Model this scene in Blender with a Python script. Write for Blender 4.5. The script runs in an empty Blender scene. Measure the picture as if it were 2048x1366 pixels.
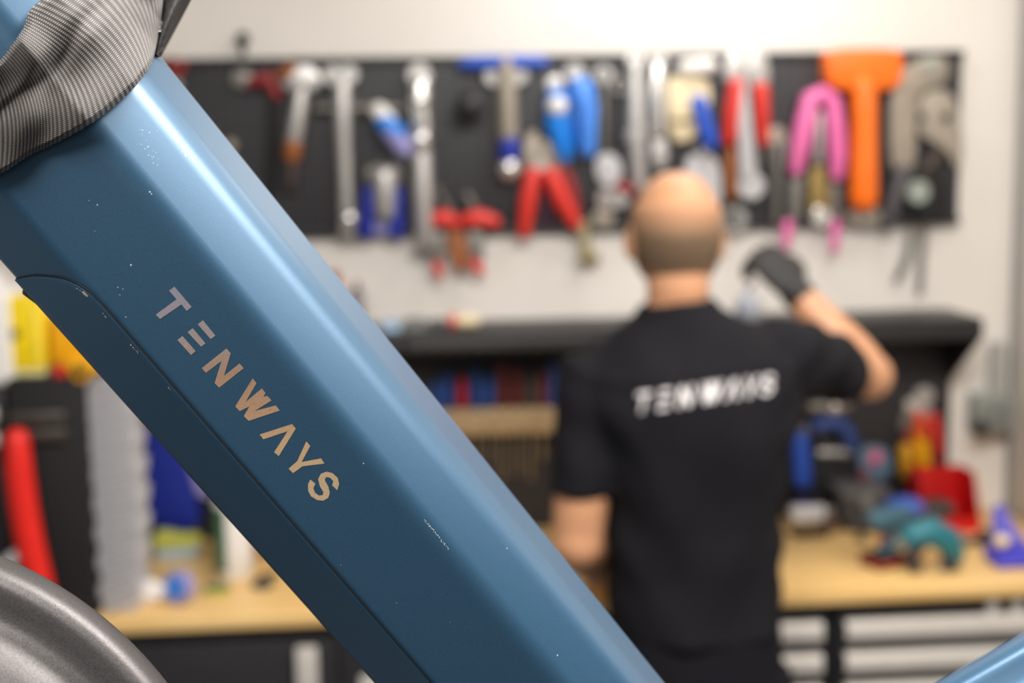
import bpy, bmesh, math, random
from mathutils import Vector, Matrix
from mathutils.geometry import tessellate_polygon
from math import sin, cos, radians, pi, exp, sqrt
random.seed(7)
SC = bpy.context.scene
COL = SC.collection

# ------------------------------------------------------------------ camera
FPX = 2048 * 50 / 36
YAW, PITCH, ROLL = radians(4.5), radians(8.0), radians(0.9)
CAM = Vector((0, 0, 1.8))
FWD = Vector((sin(YAW) * cos(PITCH), cos(YAW) * cos(PITCH), -sin(PITCH)))
_r0 = Vector((cos(YAW), -sin(YAW), 0))
_u0 = _r0.cross(FWD)
RGT = _r0 * cos(ROLL) - _u0 * sin(ROLL)
UPV = _u0 * cos(ROLL) + _r0 * sin(ROLL)
cd = bpy.data.cameras.new('camera')
cam = bpy.data.objects.new('camera', cd)
COL.objects.link(cam)
m = Matrix.Identity(4)
for i in range(3):
    m[i][0], m[i][1], m[i][2], m[i][3] = RGT[i], UPV[i], -FWD[i], CAM[i]
cam.matrix_world = m
cd.sensor_width = 36
cd.lens = 50
cd.clip_start = 0.02
cd.dof.use_dof = True
cd.dof.focus_distance = 0.648
cd.dof.aperture_fstop = 5.0
SC.camera = cam

# ------------------------------------------------------------------ light
w = bpy.data.worlds.new('World')
SC.world = w
w.use_nodes = True
w.node_tree.nodes['Background'].inputs[0].default_value = (1.0, 0.985, 0.965, 1)
w.node_tree.nodes['Background'].inputs[1].default_value = 0.17


def area(name, loc, target, sx, sy, power, color=(1, .965, .925)):
    l = bpy.data.lights.new(name, 'AREA')
    l.shape = 'RECTANGLE'
    l.size, l.size_y, l.energy, l.color = sx, sy, power, color
    o = bpy.data.objects.new(name, l)
    o.location = loc
    o.rotation_euler = (Vector(target) - Vector(loc)).to_track_quat('-Z', 'Y').to_euler()
    COL.objects.link(o)
    return o


area('ceiling_lamp_bike', (1.2, 0.8, 2.8), (1.2, 0.8, 0), 1.3, 0.9, 24)
area('ceiling_lamp_bench', (0.42, 1.0, 2.8), (0.42, 1.5, 0), 1.2, 0.5, 50)
area('wall_washer', (0.66, 3.02, 2.55), (0.67, 3.30, 1.6), 0.5, 0.10, 4.5, (1, .985, .96))
area('fill_light_right', (1.1, 2.45, 2.8), (1.1, 2.3, 0), 0.35, 0.35, 6)  # added unseen light, brightens the raised arm and right of the bench
area('fill_light_left', (-0.6, 0.1, 2.8), (-0.6, 0.1, 0), 0.7, 0.7, 10)  # fill with no known source, for the side facet and rear tube
area('fill_light_rear', (-0.8, -0.6, 2.8), (-0.4, 0.2, 0), 0.8, 0.8, 24)  # extra light put in behind the camera to lift the lower wall

SC.view_settings.view_transform = 'Standard'
SC.view_settings.look = 'None'
SC.view_settings.exposure = 0.16
SC.view_settings.gamma = 1.0
SC.view_settings.use_curve_mapping = False


# ------------------------------------------------------------------ helpers
def ray(px, py):
    return FWD + RGT * ((px - 1024) / FPX) - UPV * ((py - 683) / FPX)


def P(px, py, Y):
    d = ray(px, py)
    return CAM + d * (Y / d.y)


def PD(px, py, d):
    return CAM + ray(px, py) * d


def PZ(px, py, Z):
    d = ray(px, py)
    return CAM + d * ((Z - CAM.z) / d.z)


def K(v):
    """metres per pixel at the distance of point v"""
    return (v - CAM).dot(FWD) / FPX


def lin(c):
    c /= 255
    return c / 12.92 if c <= .04045 else ((c + .055) / 1.055) ** 2.4


MATS = {}


def mat(name, rgb, rough=.5, metal=0., var=.08, scale=30., spec=.5, bump=0., coat=0.):
    if name in MATS:
        return MATS[name]
    M = bpy.data.materials.new(name)
    M.use_nodes = True
    n, l = M.node_tree.nodes, M.node_tree.links
    b = n['Principled BSDF']
    c = [lin(x) for x in rgb]
    tc = n.new('ShaderNodeTexCoord')
    nz = n.new('ShaderNodeTexNoise')
    nz.inputs['Scale'].default_value = scale
    nz.inputs['Detail'].default_value = 3
    l.new(tc.outputs['Object'], nz.inputs['Vector'])
    cr = n.new('ShaderNodeValToRGB')
    cr.color_ramp.elements[0].position = .3
    cr.color_ramp.elements[1].position = .7
    cr.color_ramp.elements[0].color = [x * (1 - var) for x in c] + [1]
    cr.color_ramp.elements[1].color = [min(1, x * (1 + var)) for x in c] + [1]
    l.new(nz.outputs['Fac'], cr.inputs['Fac'])
    l.new(cr.outputs['Color'], b.inputs['Base Color'])
    b.inputs['Roughness'].default_value = rough
    b.inputs['Metallic'].default_value = metal
    b.inputs['Specular IOR Level'].default_value = spec
    b.inputs['Coat Weight'].default_value = coat
    b.inputs['Coat Roughness'].default_value = .25
    if bump:
        bp = n.new('ShaderNodeBump')
        bp.inputs['Strength'].default_value = bump
        bp.inputs['Distance'].default_value = .001
        l.new(nz.outputs['Fac'], bp.inputs['Height'])
        l.new(bp.outputs['Normal'], b.inputs['Normal'])
    MATS[name] = M
    return M


WHITE = mat('wall_paint', (226, 220, 212), .75, var=.02, scale=4)
CEIL = mat('ceiling_paint', (225, 222, 216), .9, var=.02, scale=4)
FLOOR = mat('floor_concrete', (82, 80, 78), .6, var=.12, scale=6)
BLACK = mat('black_steel', (34, 33, 35), .45, var=.1)
BLACKM = mat('black_matte', (19, 18, 19), .75, var=.1)
CHROME = mat('chrome', (226, 224, 220), .24, .85, var=.03)
STEEL = mat('brushed_steel', (192, 189, 186), .42, .75, var=.06)
GREYM = mat('grey_metal', (130, 126, 120), .45, .6)
ALU = mat('aluminium', (216, 209, 201), .5, .35, var=.03)
BLUE = mat('blue_plastic', (38, 84, 190), .38)
BRBLUE = mat('bright_blue_plastic', (24, 128, 226), .35)
NAVY = mat('navy_plastic', (22, 42, 150), .55)
RED = mat('red_plastic', (214, 52, 42), .38)
DRED = mat('dark_red_plastic', (140, 34, 36), .5)
ORANGE = mat('orange_rubber', (255, 116, 20), .42)
PINK = mat('pink_plastic', (226, 110, 168), .42)
YELLOW = mat('yellow_plastic', (246, 212, 8), .42)
AMBER = mat('amber_plastic', (240, 172, 6), .45)
BEIGE = mat('beige_alloy', (160, 150, 136), .5, .3)
TAN = mat('tan_wood', (164, 140, 104), .6, var=.2, scale=60)
BROWN = mat('brown_wood', (150, 86, 40), .55, var=.2, scale=60)
TEAL = mat('teal_plastic', (30, 112, 124), .45)
DTEAL = mat('dull_teal_plastic', (62, 96, 110), .5)
WPLAST = mat('white_plastic', (232, 228, 222), .5, var=.03)
GREYP = mat('grey_plastic', (186, 184, 186), .6, var=.05)
MIDGREY = mat('mid_grey_plastic', (118, 120, 116), .6)
PURPLE = mat('violet_blue_plastic', (72, 72, 200), .45)
LAV = mat('lavender_plastic', (150, 146, 200), .5)
GREEN = mat('green_plastic', (70, 110, 82), .55)
LIME = mat('lime_paper', (196, 200, 90), .6)
PALEB = mat('pale_blue_paper', (170, 198, 222), .6)
CREAM = mat('cream_plastic', (226, 208, 170), .5)
OLIVE = mat('olive_strap', (150, 138, 106), .8)


def obj(name, bm, material, parent=None, smooth=True, kind=None, label=None):
    me = bpy.data.meshes.new(name)
    bmesh.ops.recalc_face_normals(bm, faces=bm.faces[:])
    if parent is not None:
        top = parent
        while top.parent:
            top = top.parent
        bmesh.ops.translate(bm, verts=bm.verts[:], vec=-top.location)
    bm.to_mesh(me)
    bm.free()
    if smooth:
        me.shade_smooth()
        try:
            me.set_sharp_from_angle(angle=radians(38))
        except Exception:
            pass
    me.materials.append(material)
    o = bpy.data.objects.new(name, me)
    COL.objects.link(o)
    if parent is not None:
        o.parent = parent
    if kind:
        o['kind'] = kind
    if label:
        o['label'] = label
    return o


def thing(name, label, cat, loc, group=None):
    o = bpy.data.objects.new(name, None)
    o.empty_display_size = .05
    o.location = loc
    COL.objects.link(o)
    o['label'] = label
    o['category'] = cat
    if group:
        o['group'] = group
    return o


def struct(name, bm, material):
    return obj(name, bm, material, None, True, 'structure')


def B():
    return bmesh.new()


def box(bm, lo, hi, bev=0., seg=2):
    lo, hi = Vector(lo), Vector(hi)
    g = bmesh.ops.create_cube(bm, size=1)
    vs = g['verts']
    for v in vs:
        v.co = Vector([lo[i] + (v.co[i] + .5) * (hi[i] - lo[i]) for i in range(3)])
    if bev:
        es = list({e for v in vs for e in v.link_edges})
        bmesh.ops.bevel(bm, geom=es, offset=bev, segments=seg, affect='EDGES', profile=.5)
    return bm


def rotated(bm, ang, axis, pivot):
    bmesh.ops.rotate(bm, verts=bm.verts[:], cent=pivot, matrix=Matrix.Rotation(ang, 3, axis))
    return bm


def loft(bm, rings, caps=True, closed=False):
    vr = [[bm.verts.new(p) for p in r] for r in rings]
    n = len(vr[0])
    for a, b in zip(vr[:-1], vr[1:]):
        for i in range(n):
            j = (i + 1) % n
            bm.faces.new((a[i], a[j], b[j], b[i]))
    if closed:
        a, b = vr[-1], vr[0]
        for i in range(n):
            j = (i + 1) % n
            bm.faces.new((a[i], a[j], b[j], b[i]))
    elif caps:
        bm.faces.new(vr[0][::-1])
        bm.faces.new(vr[-1])
    return bm


def tube(bm, pts, rads, n=12, dome=False, flat=1.):
    """tube along 3-D points; dome rounds the ends"""
    pts = [Vector(p) for p in pts]
    if not hasattr(rads, '__len__'):
        rads = [rads] * len(pts)
    rads = list(rads)
    if dome:
        d0 = (pts[0] - pts[1]).normalized()
        d1 = (pts[-1] - pts[-2]).normalized()
        a, b, ra, rb = pts[0], pts[-1], rads[0], rads[-1]
        hs = (.95, .8, .5)
        pts = [a + d0 * ra * h for h in hs] + pts + [b + d1 * rb * h for h in hs[::-1]]
        q = [sqrt(1 - h * h) for h in hs]
        rads = [ra * x for x in q] + rads + [rb * x for x in q[::-1]]
    rings = []
    t0 = (pts[1] - pts[0]).normalized()
    ref = Vector((0, 1, 0)) if abs(t0.y) < .8 else Vector((0, 0, 1))
    side = t0.cross(ref).normalized()
    for i, p in enumerate(pts):
        t = (pts[min(i + 1, len(pts) - 1)] - pts[max(i - 1, 0)]).normalized()
        side = (side - t * side.dot(t)).normalized()
        up = t.cross(side)
        rings.append([p + side * (cos(2 * pi * k / n) * rads[i]) + up * (sin(2 * pi * k / n) * rads[i] * flat) for k in range(n)])
    return loft(bm, rings)


def lathe(bm, base, prof, n=20, axis=Vector((0, 0, 1))):
    """prof: list of (radius, height) along axis from base"""
    axis = Vector(axis).normalized()
    ref = Vector((1, 0, 0)) if abs(axis.x) < .8 else Vector((0, 1, 0))
    u = axis.cross(ref).normalized()
    v = axis.cross(u)
    rings = [[Vector(base) + axis * h + (u * cos(2 * pi * k / n) + v * sin(2 * pi * k / n)) * max(r, 1e-4) for k in range(n)] for r, h in prof]
    return loft(bm, rings)


def ball(bm, c, r, sx=1, sy=1, sz=1, n=14):
    g = bmesh.ops.create_uvsphere(bm, u_segments=n, v_segments=max(6, n * 2 // 3), radius=1)
    for v in g['verts']:
        v.co = Vector(c) + Vector((v.co.x * r * sx, v.co.y * r * sy, v.co.z * r * sz))
    return bm


def prism3(bm, pts, depth, bev=0.):
    """pts: 3-D outline (planar); extruded along depth vector"""
    vs = [bm.verts.new(p) for p in pts]
    f = bm.faces.new(vs)
    r = bmesh.ops.extrude_face_region(bm, geom=[f])
    ev = [x for x in r['geom'] if isinstance(x, bmesh.types.BMVert)]
    bmesh.ops.translate(bm, verts=ev, vec=depth)
    if bev:
        es = [e for e in f.edges]
        try:
            bmesh.ops.bevel(bm, geom=es, offset=bev, segments=2, affect='EDGES', profile=.5)
        except Exception:
            pass
    return bm


def smoothpoly(pts, it=2):
    for _ in range(it):
        q = []
        for i in range(len(pts)):
            a, b = pts[i], pts[(i + 1) % len(pts)]
            q.append((a[0] * .75 + b[0] * .25, a[1] * .75 + b[1] * .25))
            q.append((a[0] * .25 + b[0] * .75, a[1] * .25 + b[1] * .75))
        pts = q
    return pts


def realized(bm, mods):
    """run modifiers on a mesh and return a new bmesh"""
    me = bpy.data.meshes.new('tmp')
    bm.to_mesh(me)
    bm.free()
    o = bpy.data.objects.new('tmp', me)
    COL.objects.link(o)
    for typ, kw in mods:
        md = o.modifiers.new(typ, typ)
        for k, v in kw.items():
            setattr(md, k, v)
    dg = bpy.context.evaluated_depsgraph_get()
    ev = o.evaluated_get(dg)
    m2 = bpy.data.meshes.new_from_object(ev)
    bpy.data.objects.remove(o)
    bpy.data.meshes.remove(me)
    nb = B()
    nb.from_mesh(m2)
    bpy.data.meshes.remove(m2)
    return nb


# ------------------------------------------------------------------ room shell
WY = 3.35          # back wall
BZ = 0.878         # worktop height
cx = P(2040, 300, WY).x
struct('wall_back', box(B(), (-2.6, WY, 0), (cx + .25, WY + .12, 2.9)), WHITE)
struct('wall_right', box(B(), (cx, 1.2, 0), (cx + .12, WY, 2.9), .012), WHITE)
struct('floor', box(B(), (-2.6, -1.2, -.06), (cx + .12, WY, 0)), FLOOR)
struct('ceiling', box(B(), (-2.6, -1.2, 2.9), (cx + .12, WY + .12, 2.96)), CEIL)
struct('trim_1', box(B(), (cx - .016, WY - .045, .0), (cx + .0, WY - .012, 2.9), .003), mat('trim_paint', (150, 146, 140), .6))

# ------------------------------------------------------------------ pegboard
PY = 3.328         # front face of the pegboard
pm = mat('pegboard_black', (50, 49, 52), .55, var=.06)
nt = pm.node_tree
tcn = nt.nodes.new('ShaderNodeTexCoord')
mp = nt.nodes.new('ShaderNodeMapping')
mp.inputs['Scale'].default_value = (1, 0, 1)
vo = nt.nodes.new('ShaderNodeTexVoronoi')
vo.inputs['Scale'].default_value = 42
vo.inputs['Randomness'].default_value = 0
mt = nt.nodes.new('ShaderNodeMath')
mt.operation = 'LESS_THAN'
mt.inputs[1].default_value = .2
mx = nt.nodes.new('ShaderNodeMixRGB')
mx.inputs[2].default_value = (.006, .006, .006, 1)
nt.links.new(tcn.outputs['Object'], mp.inputs[0])
nt.links.new(mp.outputs[0], vo.inputs['Vector'])
nt.links.new(vo.outputs['Distance'], mt.inputs[0])
nt.links.new(mt.outputs[0], mx.inputs[0])
nt.links.new([x for x in nt.nodes if x.type == 'VALTORGB'][0].outputs[0], mx.inputs[1])
nt.links.new(mx.outputs[0], nt.nodes['Principled BSDF'].inputs['Base Color'])
PX0, PX1, PZ0, PZ1 = -.56, P(1925, 101, PY).x, P(1000, 463, PY).z, P(1000, 114, PY).z
peg = thing('pegboard', 'long black perforated tool board mounted on the white back wall', 'pegboard', ((PX0 + PX1) / 2, PY, PZ0))
obj('panel', box(B(), (PX0, PY, PZ0), (PX1, WY - .004, PZ1), .002), pm, peg)
fr = B()
box(fr, (PX0 - .004, PY - .006, PZ1 - .012), (PX1 + .004, WY, PZ1 + .004), .002)
obj('top_rail', fr, BLACK, peg)
fr = B()
box(fr, (PX0 - .004, PY - .006, PZ0 - .004), (PX1 + .004, WY, PZ0 + .010), .002)
obj('bottom_rail', fr, BLACK, peg)


def hook(px, py):
    a = P(px, py, PY)
    h = B()
    tube(h, [a + Vector((0, .004, .008)), a + Vector((0, -.012, .008)), a + Vector((0, -.03, .006)), a + Vector((0, -.036, .018))], .0022, 8, True)
    obj('hook', h, CHROME, peg)


class Tool:
    """a tool hanging flat against a wall plane; shapes are given on that plane"""

    def __init__(s, name, label, cat, px, py, Y=None, group=None):
        s.Y = PY - .008 if Y is None else Y
        s.t = thing(name, label, cat, P(px, py, s.Y), group)
        s.Yt = s.Y

    def _o(s, name, bm, m, parent=None, smooth=True, **k):
        return obj(name, bm, m, parent or s.t, smooth, **k)

    def plate(s, name, pts, m, th=.008, out=0., sm=0, parent=None, bev=.0015, **k):
        if sm:
            pts = smoothpoly(pts, sm)
        Y = s.Y - out - th
        return s._o(name, prism3(B(), [P(x, y, Y) for x, y in pts], Vector((0, th, 0)), bev), m, parent, **k)

    def rod(s, name, pts, r, m, out=0., n=12, parent=None, dome=True, flat=1., **k):
        rr = r if hasattr(r, '__len__') else [r] * len(pts)
        kk = K(P(pts[0][0], pts[0][1], s.Y))
        rm = max(rr) * kk * flat
        Y = s.Y - out - rm
        return s._o(name, tube(B(), [P(x, y, Y) for x, y in pts], [q * kk for q in rr], n, dome, flat), m, parent, **k)

    def disc(s, name, px, py, r, m, th=.01, out=0., parent=None, hole=0, **k):
        kk = K(P(px, py, s.Y))
        R = r * kk
        c = P(px, py, s.Y - out)
        if hole:
            h = hole * kk
            bm = B()
            rings = []
            for i in range(24):
                a = 2 * pi * i / 24
                d = Vector((cos(a), 0, sin(a)))
                rings.append([c + d * R, c + d * R + Vector((0, -th, 0)), c + d * h + Vector((0, -th, 0)), c + d * h])
            loft(bm, rings, False, True)
        else:
            bm = lathe(B(), c, [(R * .9, 0), (R, th * .15), (R, th * .8), (R * .88, th)], 20, (0, -1, 0))
        return s._o(name, bm, m, parent, **k)

    def ball(s, name, px, py, r, m, out=0., sx=1, sz=1, parent=None, **k):
        R = r * K(P(px, py, s.Y))
        return s._o(name, ball(B(), P(px, py, s.Y - out - R), R, sx, 1, sz), m, parent, **k)


# ------------------------------------------------------------------ tools on the board, left to right
t = Tool('wall_clip', 'small black clip sticking up above the left end of the tool board', 'clip', 485, 108, WY - .001)
t.rod('stem', [(486, 104), (485, 84)], 6, BLACKM)
t.plate('jaw', [(474, 92), (472, 72), (482, 62), (496, 66), (498, 84), (490, 92)], BLACKM, .012, .004, 1)

t = Tool('snips', 'dark snips with dull red grips at the left end of the tool board', 'snips', 350, 200)
t.plate('blade', [(346, 200), (340, 160), (352, 150), (362, 165), (358, 205)], GREYM)
t.rod('grip', [(345, 150), (340, 122)], [7, 9], DRED)
t.rod('grip', [(357, 150), (366, 126)], [7, 9], DRED)

t = Tool('water_pump_pliers', 'dark pliers with brown-red grip hung left of the silver hammer', 'pliers', 520, 300)
t.plate('jaw', [(458, 160), (470, 140), (500, 142), (512, 165), (500, 178), (470, 176)], GREYM, .012, 0, 1)
t.rod('grip', [(505, 165), (535, 155), (552, 190)], [12, 16, 11], DRED)
t.rod('handle', [(548, 190), (546, 300), (540, 385)], [10, 11, 8], BLACKM)
hook(500, 150)

t = Tool('small_knob', 'small pale round knob on the board just above the blue tube', 'knob', 462, 292)
t.disc('cap', 463, 290, 11, BEIGE, .016)

t = Tool('ball_hammer', 'short hammer with silver shaft and brown-tipped head, fourth tool from left', 'hammer', 590, 300)
t.plate('head', [(562, 150), (570, 132), (620, 130), (642, 150), (640, 172), (622, 186), (580, 184), (564, 170)], STEEL, .028, 0, 1)
t.rod('poll', [(566, 150), (580, 138)], [13, 13], BROWN, .01)
t.rod('shaft', [(602, 185), (594, 240), (586, 288)], [15, 17, 17], STEEL, .004)
t.rod('ferrule', [(586, 290), (584, 312)], [18, 16], BROWN, .004)
t.rod('grip', [(584, 312), (581, 372)], [14, 12], mat('hammer_shadow_brown', (62, 50, 48), .6), .002)  # dark rod standing in for the hammer's shadow, not a real grip
hook(600, 126)

t = Tool('breaker_bar', 'long slim silver bar with a cross rod, left of the blue tube tool', 'wrench', 690, 460)
t.disc('head', 667, 152, 20, STEEL, .022)
t.disc('head', 698, 150, 20, STEEL, .022)
t.rod('shaft', [(684, 168), (686, 250), (690, 350), (695, 462)], [18, 18, 15, 17], STEEL)
t.rod('cross_rod', [(632, 216), (700, 216), (800, 218)], 9, GREYM, .004)
t.ball('end_ball', 697, 438, 19, CHROME, .004)
hook(682, 140)

t = Tool('grease_tube', 'small white and bright blue tube clipped aslant on the board', 'tube', 790, 270)
t.rod('cap', [(758, 222), (776, 246)], [17, 19], WPLAST, .026)
t.rod('sleeve', [(770, 244), (790, 268)], [20, 21], BRBLUE, .026)
t.rod('body', [(782, 262), (806, 296)], [21, 19], LAV, .026)
t.disc('ring', 808, 304, 20, GREYM, .008, .03, None, 14)
t.rod('clip', [(790, 262), (791, 272)], 9, BLACK)

t = Tool('crank_puller', 'short puller with navy grips and a silver barrel below the tube', 'puller', 765, 462)
t.rod('barrel', [(768, 352), (770, 425)], [24, 20], STEEL, .006)
t.plate('yoke', [(730, 345), (740, 330), (792, 330), (804, 345), (800, 375), (736, 375)], GREYM, .014, 0, 1)
t.rod('grip', [(738, 385), (732, 465)], [14, 15], NAVY)
t.rod('grip', [(794, 385), (792, 465)], [13, 15], NAVY)
t.plate('bridge', [(728, 430), (800, 430), (804, 468), (724, 468)], LAV, .01, .006)
t.ball('screw_end', 770, 408, 16, CHROME, .02)
hook(766, 330)

t = Tool('torque_wrench', 'long straight silver torque wrench reaching below the board, highlights near its top', 'wrench', 845, 486)
t.disc('ratchet_head', 838, 152, 25, STEEL, .03)
t.rod('tube_upper', [(840, 172), (842, 300)], [22, 23], CHROME)
t.rod('tube_lower', [(843, 300), (848, 486)], [22, 20], STEEL)
t.ball('highlight_ball', 838, 202, 22, CHROME, .006)  # chrome balls added where the bar shows bright highlights, no real parts
t.ball('highlight_ball', 840, 280, 24, CHROME, .006)
hook(840, 130)

t = Tool('round_magnet', 'black round knob casting a shadow on the board left of the blue T-handle', 'knob', 940, 215)
t.rod('stem', [(938, 212), (938, 216)], 14, BLACK)
t.ball('knob_head', 938, 212, 29, BLACK, .02)

t = Tool('t_handle_driver', 'blue T-handled driver with tan shaft and chrome tip at top of the board', 't-handle', 1015, 350)
t.rod('handle_bar', [(926, 127), (960, 126), (1060, 124), (1088, 124)], [11, 14, 14, 10], BLUE, .012)
t.disc('collar', 988, 152, 22, STEEL, .02)
t.disc('collar', 1034, 150, 22, STEEL, .02)
t.rod('shaft', [(1012, 130), (1014, 210), (1018, 300)], [20, 20, 20], BEIGE, .002)
t.rod('sleeve', [(1018, 286), (1018, 312)], [20, 21], NAVY, .004)
t.ball('socket', 1018, 338, 22, CHROME, .004, 1, 1.15)
hook(1012, 122)

t = Tool('red_snips', 'small red-handled snips with brown sheath hanging below the board edge', 'snips', 930, 548)
t.rod('grip', [(872, 440), (890, 436), (908, 446)], [15, 19, 13], RED)
t.rod('grip', [(934, 440), (960, 436), (988, 444)], [15, 19, 14], RED)
t.plate('sheath', [(892, 460), (930, 460), (938, 500), (932, 545), (912, 545), (898, 500)], BROWN, .014, .002, 1)
t.plate('blade', [(864, 460), (890, 460), (890, 520), (872, 545), (862, 520)], GREYM, .006)
t.plate('blade', [(938, 460), (966, 460), (968, 520), (950, 540), (936, 510)], GREYM, .006)
t.rod('tip', [(872, 530), (880, 552)], [9, 7], RED, .006)
t.rod('tip', [(950, 528), (962, 545)], [11, 8], RED, .006)
t.rod('wire_bow', [(900, 436), (888, 400), (872, 372), (862, 400)], 4, GREYM)
t.rod('wire_bow', [(940, 436), (948, 410), (935, 390)], 6, GREYM)
hook(900, 425)

t = Tool('cable_cutter', 'large cutter with grey jaws and two long splayed red handles', 'cutter', 1095, 460)
t.plate('jaw', [(1050, 350), (1046, 300), (1056, 268), (1072, 258), (1082, 290), (1080, 345)], BEIGE, .016, 0, 1)
t.plate('jaw', [(1080, 345), (1076, 290), (1092, 275), (1112, 300), (1126, 340), (1100, 356)], BEIGE, .014, .004, 1)
t.disc('pivot', 1082, 330, 13, STEEL, .012, .014)
t.rod('handle', [(1066, 350), (1056, 400), (1048, 466)], [17, 18, 13], RED, .004)
t.rod('handle', [(1102, 350), (1122, 400), (1150, 448)], [18, 19, 13], RED, .004)
hook(1080, 300)

t = Tool('crimping_pliers', 'red-gripped pliers half hidden behind the right handle of the grey-jawed cutter', 'pliers', 1140, 430, PY - .003)
t.plate('jaw', [(1104, 335), (1108, 312), (1122, 300), (1136, 318), (1138, 345)], GREYM, .004)
t.rod('handle', [(1130, 345), (1144, 380), (1152, 425)], [13, 13, 10], DRED, 0, 12, None, True, .5)
t.rod('handle', [(1090, 400), (1098, 450)], [11, 9], mat('plum_rubber', (70, 30, 52), .6), 0, 12, None, True, .5)

t = Tool('blue_grip_cutter', 'broad bright blue twin-grip cutter in the upper middle of the board', 'cutter', 1140, 320)
t.plate('jaw', [(1092, 170), (1098, 152), (1122, 150), (1130, 176), (1118, 188), (1096, 186)], STEEL, .012, 0, 1)
t.disc('pivot', 1148, 146, 20, STEEL, .016)
t.rod('grip', [(1114, 200), (1112, 250), (1130, 312)], [24, 24, 14], BRBLUE, .004)
t.rod('grip', [(1162, 180), (1172, 220), (1176, 300)], [26, 24, 16], mat('sky_blue_plastic', (78, 142, 236), .36), .002)
t.plate('web', [(1128, 220), (1165, 220), (1165, 290), (1140, 300)], BRBLUE, .012, 0, 1)
t.ball('end_cap', 1114, 212, 21, WPLAST, .022)
hook(1145, 148)

t = Tool('hook_spanner', 'thin dark rods with a grey round end right of the blue cutter', 'spanner', 1215, 370)
t.rod('rod', [(1208, 150), (1208, 330)], 6, GREYM)
t.rod('rod', [(1226, 160), (1228, 330)], 5, BLACK)
t.disc('ring', 1206, 150, 18, STEEL, .01, .002, None, 9)
t.disc('ring', 1240, 170, 18, GREYM, .01, .004, None, 9)
t.plate('paddle', [(1190, 330), (1200, 308), (1226, 306), (1244, 330), (1242, 362), (1220, 376), (1196, 362)], GREYP, .012, .002, 1)

t = Tool('ring_spanner', 'silver spanner with bright spot halfway down, left of the pair', 'spanner', 1270, 370, None, None)
t.plate('open_end', [(1252, 120), (1262, 104), (1270, 118), (1282, 104), (1294, 122), (1284, 144), (1262, 146)], STEEL, .01, 0, 1)
t.rod('shaft', [(1272, 140), (1272, 240), (1278, 370)], [14, 18, 16], STEEL, 0, 12, None, True, .6)
t.disc('box_end', 1271, 270, 21, CHROME, .014, .008)  # disc added for the highlight halfway down the shaft, not an end

t = Tool('combination_spanner', 'silver spanner with long bright upper half, right of the pair', 'spanner', 1316, 340)
t.plate('open_end', [(1296, 124), (1304, 108), (1314, 120), (1326, 106), (1338, 124), (1330, 146), (1306, 148)], STEEL, .01, 0, 1)
t.rod('shaft', [(1316, 140), (1314, 190), (1314, 260)], [16, 20, 19], CHROME, 0, 12, None, True, .6)
t.plate('box_end', [(1304, 262), (1326, 262), (1338, 300), (1330, 336), (1312, 342), (1304, 310)], STEEL, .012, 0, 1)
hook(1296, 128)

t = Tool('tape_tool', 'cream and silver block tool with a slanted blue handle, right of the spanners', 'tape tool', 1385, 290)
t.plate('body', [(1336, 165), (1345, 150), (1415, 150), (1424, 200), (1410, 230), (1388, 282), (1340, 284)], CREAM, .022, 0, 1)
t.plate('slot_band', [(1340, 236), (1390, 236), (1388, 246), (1340, 246)], mat('brown_band', (120, 100, 70), .6), .003, .022)
t.rod('drum', [(1370, 135), (1418, 132)], [15, 16], WPLAST, .006)
t.rod('handle', [(1398, 205), (1410, 250), (1420, 286)], [16, 18, 16], BLUE, .012)
hook(1395, 130)

t = Tool('scraper', 'pale grey rounded scraper hanging behind the man’s head', 'scraper', 1405, 420)
t.plate('blade', [(1368, 330), (1384, 306), (1420, 304), (1440, 330), (1446, 400), (1420, 440), (1380, 420)], GREYP, .012, 0, 2)
t.rod('handle', [(1404, 310), (1402, 296)], [10, 8], STEEL)

t = Tool('cup_tool', 'chrome cup wrench beneath the board centre beside the man’s head', 'wrench', 1220, 460)
t.disc('cup', 1212, 398, 24, CHROME, .03)
t.disc('cup_rear', 1236, 396, 20, STEEL, .02, .002)
t.plate('body', [(1184, 420), (1230, 420), (1226, 458), (1188, 458)], BEIGE, .014, 0, 1)
t.rod('handle', [(1240, 372), (1262, 384)], [11, 10], DRED, .006)

t = Tool('webbing_strap', 'olive webbing strap hanging over the white wall under the board', 'strap', 1172, 530)
t.plate('webbing', [(1156, 440), (1176, 440), (1182, 490), (1186, 530), (1164, 530), (1158, 490)], OLIVE, .004, .002)
t.plate('buckle', [(1158, 508), (1198, 506), (1200, 526), (1160, 530)], mat('dull_brass', (140, 128, 90), .45, .6), .008, .006)

t = Tool('slip_joint_pliers', 'pliers with bright silver head and two short red grips right of the man’s head', 'pliers', 1498, 290)
t.plate('jaw', [(1448, 168), (1452, 120), (1470, 92), (1492, 84), (1496, 130), (1490, 172)], STEEL, .016, 0, 1)
t.plate('jaw', [(1494, 172), (1494, 120), (1504, 88), (1528, 96), (1540, 140), (1536, 180)], STEEL, .016, .004, 1)
t.rod('grip', [(1474, 172), (1466, 220), (1458, 280)], [17, 18, 13], RED, .004)
t.rod('grip', [(1522, 180), (1524, 230), (1526, 282)], [16, 15, 12], RED, .004)
hook(1494, 110)

t = Tool('long_spanner', 'long pale spanner hanging between the red grips, round end downward', 'spanner', 1500, 400)
t.rod('shaft', [(1486, 172), (1490, 250), (1496, 350)], [10, 14, 18], GREYP, .026, 12, None, True, .5)
t.disc('box_end', 1500, 372, 27, GREYP, .016, .024)

t = Tool('wooden_file_handle', 'brown wooden file handle hanging below the left red grip', 'file', 1460, 400)
t.rod('grip', [(1462, 300), (1460, 350), (1464, 392)], [11, 13, 10], BROWN)

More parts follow.
